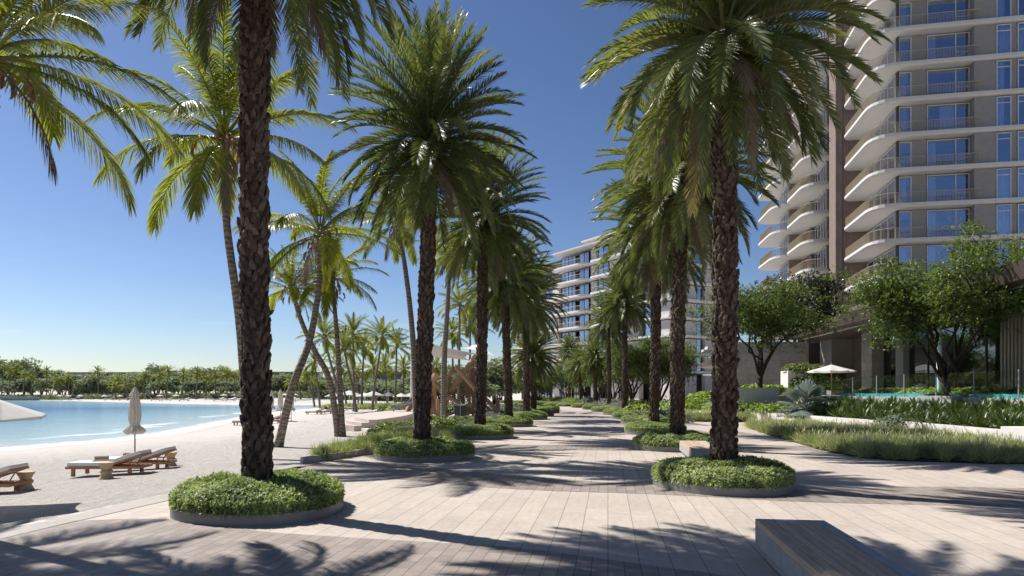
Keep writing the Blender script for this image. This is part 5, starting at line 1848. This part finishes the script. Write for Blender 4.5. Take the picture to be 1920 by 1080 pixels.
# pool terrace
tw_ = [(22.0, 20), (22.0, 29), (22.0, 48), (21.4, 54), (19.5, 56), (19.2, 66), (60, 66), (60, 20)]
tag(obj('pool_terrace', G().prism(tw_ if polyarea(tw_) > 0 else tw_[::-1], 0, 1.72).mesh('pool_terrace', MT['deck_stone'])), 'raised stone pool terrace behind the strappy planting', 'terrace')
for k, (y0, y1, lab) in enumerate([(24, 33.2, 'near'), (36.5, 46.2, 'far')]):
    o = thing('infinity_pool', (22.35, (y0 + y1) / 2, 1.72), 'turquoise tiled pool edge on the terrace, %s one seen past the tree' % lab, 'pool', 'pool edges')
    h = (y1 - y0) / 2
    obj('tiled_edge', G().box(-.12, 2.4, -h, h, .003, .17).mesh('tiled_edge', MT['pool']), None, o)
    obj('pool_water', G().box(-.02, 2.3, -h + .1, h - .1, .172, .19).mesh('pool_water', MT['pool']), None, o)
for k in range(10):
    y = 24 + 2.9 * k
    o = thing('glass_balustrade', (22.12, y, 1.72), 'clear glass balustrade panel on the terrace edge, %s from the near end' % ORD[k], 'glass panel', 'glass panels on the terrace edge')
    obj('glass', G().box(-.008, .008, .06, 2.84, .05, 1.25).mesh('glass', MT['clear']), None, o)
    obj('post', G().box(-.022, .022, -.022, .022, 0, 1.27).mesh('post', MT['concrete']), None, o)
p = rpoly([(21.5, 33.4, .1), (23.2, 33.4, .1), (23.2, 36.3, .1), (21.5, 36.3, .1)])
tag(obj('tree_planter', G().prism(p if polyarea(p) > 0 else p[::-1], .4, 1.80).mesh('tree_planter', MT['concrete'])), 'grey square planter under the spreading tree at the pool edge', 'planter')
tag(obj('tree_planter', G().box(16.2, 19.2, 49.0, 51.6, 0, 2.3).mesh('tree_planter_wall', MT['white_wall'])), 'white stone planter box under the vase shaped tree by the stone wall', 'planter')
open_umbrella((ray(1559, 54), 54, 1.72), 'white sun umbrella with wooden pole on the pool terrace', 'open sun umbrellas', 1.75, 2.45, .1, .5, 'canvas', 0, 'teak', .1, 8, .3)
for k in range(9):
    y = 24.5 + 3.1 * k
    shrub(5, 25.0 + .1 * k, y, 1.72, .95, 'bright green foliage plant along the lobby glass, %s from near end' % ORD[k], k * 1.1, .62, 'foliage plants along the lobby')
for k, (px, y, z, s) in enumerate([(1395, 55, 2.0, .9), (1420, 54, 2.0, 1.0), (1445, 53.6, 2.0, .9), (1350, 60, 1.4, 1.3), (1320, 64, 1.2, 1.3), (1480, 58, 1.8, .9)]):
    shrub(5, ray(px, y), y, z, s, 'bushy bright green plant below the stone wall, number %s of six' % ORD[k], k, s * .7, 'foliage below the stone wall')
tag(obj('planter_box', G().box(-.9, .9, -.8, .8, 0, 2.1).mesh('planter_box', MT['white_wall']), None, None, (ray(1490, 59), 59, 1.72)), 'tall pale planter box by the pool umbrella', 'planter')
for k, (px, y, z, s) in enumerate([(1505, 58.8, 3.6, 1.1), (1530, 58.6, 3.3, 1.2), (1548, 58.2, 2.8, 1.2), (1515, 58, 2.5, 1.1), (1560, 58, 2.2, 1.0)]):
    shrub(4, ray(px, y), y, z, s, 'dark green shrub spilling from the tall planter box, %s of five' % ORD[k], k * 2, s, 'shrubs in the tall planter')

# broadleaf trees on the building side
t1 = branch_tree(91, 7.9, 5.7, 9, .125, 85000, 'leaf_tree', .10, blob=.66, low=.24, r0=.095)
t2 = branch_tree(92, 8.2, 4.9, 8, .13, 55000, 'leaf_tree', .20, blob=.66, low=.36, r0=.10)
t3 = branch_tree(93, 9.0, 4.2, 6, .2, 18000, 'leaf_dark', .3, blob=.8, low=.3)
def tree(t, loc, label, rz=0., sc=1.0, cat='tree', name='broadleaf_tree', group=None):
    o = thing(name, loc, label, cat, group, rz, sc)
    obj('trunk', t[0], None, o)
    obj('crown', t[1], None, o)
    return o
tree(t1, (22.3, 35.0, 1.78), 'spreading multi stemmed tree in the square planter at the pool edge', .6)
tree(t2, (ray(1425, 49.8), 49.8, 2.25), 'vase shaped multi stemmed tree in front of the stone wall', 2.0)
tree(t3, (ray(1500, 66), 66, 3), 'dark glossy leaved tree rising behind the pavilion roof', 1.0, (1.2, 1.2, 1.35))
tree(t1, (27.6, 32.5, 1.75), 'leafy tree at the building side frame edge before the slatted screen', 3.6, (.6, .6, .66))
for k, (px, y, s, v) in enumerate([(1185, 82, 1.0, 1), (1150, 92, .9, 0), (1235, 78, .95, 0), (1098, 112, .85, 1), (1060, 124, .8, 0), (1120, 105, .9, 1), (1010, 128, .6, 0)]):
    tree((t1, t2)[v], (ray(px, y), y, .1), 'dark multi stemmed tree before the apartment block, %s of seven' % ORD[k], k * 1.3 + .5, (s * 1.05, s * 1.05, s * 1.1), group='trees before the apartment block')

# mixed shrubs along the far building side and on the beach side
mix = [(1240, 46, 2, 0, 1.15), (1215, 50, 2, 0, 1.0), (1265, 44, 2, 0, 1.2), (1290, 56, 2, 5, 1.2), (1200, 58, 2, 5, 1.1), (1230, 62, 2, 2, 1.4), (1180, 70, 2, 0, 1.3), (1160, 74, 2, 3, 1.4), (1148, 84, 2, 0, 1.6), (1126, 88, 2, 3, 1.6),
       (1105, 98, 2, 0, 1.8), (1084, 110, 2, 1, 1.8), (1060, 122, 2, 3, 1.8), (1036, 128, 2, 1, 1.9), (1010, 132, 2, 4, 1.8), (1252, 66, 2, 4, 1.5), (1300, 70, 2, 4, 1.4), (1205, 76, 2, 4, 1.5)]
for k, (px, y, _, v, s) in enumerate(mix):
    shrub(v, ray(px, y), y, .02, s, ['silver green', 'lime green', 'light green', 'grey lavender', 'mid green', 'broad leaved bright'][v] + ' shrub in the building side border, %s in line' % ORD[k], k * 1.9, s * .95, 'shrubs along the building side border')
bl = [(728, 31.5, 4, .7), (742, 33.5, 4, .8), (722, 32.5, 3, .6), (752, 32, 3, .8), (815, 36, 3, .9), (835, 35, 4, .9), (850, 38, 4, .9), (866, 37, 3, .9), (878, 40, 4, .9), (800, 34, 3, .8), (770, 35, 4, .8), (822, 40, 4, .9),
      (925, 52, 3, 1.1), (940, 58, 3, 1.2), (960, 56, 2, 1.0), (915, 58, 2, 1.0), (968, 66, 3, 1.3), (950, 68, 4, 1.2), (985, 74, 3, 1.4), (968, 80, 2, 1.3), (990, 90, 4, 1.4), (905, 66, 3, 1.2),
      (806, 63, 4, 1.3), (824, 64, 2, 1.4), (842, 63, 4, 1.4), (858, 65, 2, 1.4), (874, 63, 4, 1.3), (888, 65, 3, 1.4), (755, 66, 2, 1.6), (770, 68, 2, 1.6), (740, 72, 2, 1.5), (790, 70, 3, 1.4)]
for k, (px, y, v, s) in enumerate(bl):
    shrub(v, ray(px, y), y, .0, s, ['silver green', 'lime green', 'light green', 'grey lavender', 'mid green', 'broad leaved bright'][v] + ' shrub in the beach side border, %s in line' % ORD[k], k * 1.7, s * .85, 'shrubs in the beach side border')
g = G()
dune = [(600, 98), (660, 96), (720, 92), (760, 96), (700, 104), (640, 106)]
dp = scatter([(ray(px, y), y) for px, y in dune], 420, 15)
dp[:, 2] = np.maximum(sand_z(dp[:, 0], dp[:, 1]), -.5)
tag(obj('dune_grass', grass_mesh('dune_grass', 12, dp, 16, 1.0, .05, 1.0)), 'green dune grass in front of the row of white umbrellas', 'grass', None, 'stuff')

build_far_canopy()
build_podium()
TW, zs, TO, trz = build_tower()
build_midblock()
# potted plants on two of the tower balconies
def on_tower(u, v, z):
    c, s = math.cos(trz), math.sin(trz)
    return (TO[0] + u * c - v * s, TO[1] + u * s + v * c, z)
pot = G().lathe([(.02, 0), (.2, 0), (.28, .42), (.24, .42), (.22, .36), (.01, .36)], 14).mesh('pot', MT['white_wall'])
ag = agave_mesh(66, 26, .9, 'leaf_dark', .09)
for k, (u, v, f, lab) in enumerate([(-1.0, .0, 1, 'lowest visible'), (-1.0, -.2, 8, 'high')]):
    o = thing('potted_plant', on_tower(u, v, zs[f]), 'dark leafy pot plant on a %s curved balcony corner of the tower' % lab, 'pot plant', 'pot plants on the tower')
    obj('pot', pot, None, o)
    obj('foliage', ag, None, o, (0, 0, .4))

# ------------------------------------------------------------------ light and camera
EL, AZ = 50.0, math.atan2(-.85, .527)
sd = Vector((math.sin(AZ) * math.cos(R(EL)), math.cos(AZ) * math.cos(R(EL)), math.sin(R(EL))))
L = bpy.data.lights.new('sun', 'SUN')
L.energy = 5.0
L.angle = R(.5)
L.color = (1.0, .965, .915)
lo_ = bpy.data.objects.new('sun', L)
COL.objects.link(lo_)
lo_.rotation_euler = sd.to_track_quat('Z', 'Y').to_euler()
W = bpy.data.worlds.new('World')
SC.world = W
W.use_nodes = True
nt = W.node_tree
bg = nt.nodes['Background']
sky = nt.nodes.new('ShaderNodeTexSky')
sky.sky_type = 'NISHITA'
sky.sun_disc = False
sky.sun_elevation = R(EL)
sky.sun_rotation = AZ % (2 * PI)
sky.air_density = .9
sky.dust_density = .45
sky.ozone_density = 3.0
sky.altitude = 200
gm = nt.nodes.new('ShaderNodeGamma')
gm.inputs[1].default_value = 1.25
nt.links.new(sky.outputs[0], gm.inputs[0])
mu = nt.nodes.new('ShaderNodeMix')
mu.data_type = 'RGBA'
mu.blend_type = 'MULTIPLY'
mu.inputs[0].default_value = 1
nt.links.new(gm.outputs[0], mu.inputs[6])
mu.inputs[7].default_value = (.585, .56, .575, 1)
tc = nt.nodes.new('ShaderNodeTexCoord')
mp = nt.nodes.new('ShaderNodeMapping')
mp.inputs['Scale'].default_value = (5, 5, 34)
mp.inputs['Location'].default_value = (1.3, .4, 0)
nt.links.new(tc.outputs['Generated'], mp.inputs[0])
nz = nt.nodes.new('ShaderNodeTexNoise')
nz.inputs['Scale'].default_value = 1.0
nz.inputs['Detail'].default_value = 6
nz.inputs['Roughness'].default_value = .6
nt.links.new(mp.outputs[0], nz.inputs['Vector'])
cr = nt.nodes.new('ShaderNodeValToRGB')
cr.color_ramp.elements[0].position = .56
cr.color_ramp.elements[1].position = .80
nt.links.new(nz.outputs[0], cr.inputs[0])
sx = nt.nodes.new('ShaderNodeSeparateXYZ')
nt.links.new(tc.outputs['Generated'], sx.inputs[0])
er = nt.nodes.new('ShaderNodeValToRGB')
for p, c in ((.03, 0), (.055, .5), (.10, .2)):
    e = er.color_ramp.elements.new(p)
    e.color = (c, c, c, 1)
er.color_ramp.elements[0].color = (0, 0, 0, 1)
er.color_ramp.elements[-1].position = .17
er.color_ramp.elements[-1].color = (0, 0, 0, 1)
nt.links.new(sx.outputs[2], er.inputs[0])
mm = nt.nodes.new('ShaderNodeMath')
mm.operation = 'MULTIPLY'
nt.links.new(cr.outputs[0], mm.inputs[0])
nt.links.new(er.outputs[0], mm.inputs[1])
cl = nt.nodes.new('ShaderNodeMix')
cl.data_type = 'RGBA'
nt.links.new(mm.outputs[0], cl.inputs[0])
nt.links.new(mu.outputs[2], cl.inputs[6])
cl.inputs[7].default_value = (9.5, 9.3, 9.2, 1)
nt.links.new(cl.outputs[2], bg.inputs[0])
bg.inputs[1].default_value = .075
cam = bpy.data.cameras.new('camera')
co = bpy.data.objects.new('camera', cam)
COL.objects.link(co)
co.location = (0, 0, EYE)
co.rotation_euler = (R(90), 0, 0)
cam.sensor_width = 36
cam.lens = 24
cam.shift_y = (HZ - 540) / 1920
cam.clip_end = 8000
cam.clip_start = .1
SC.camera = co
SC.view_settings.view_transform = 'Standard'
SC.view_settings.look = 'None'
SC.view_settings.exposure = 0.6
SC.view_settings.gamma = 1
SC.cycles.max_bounces = 8
SC.cycles.transparent_max_bounces = 12
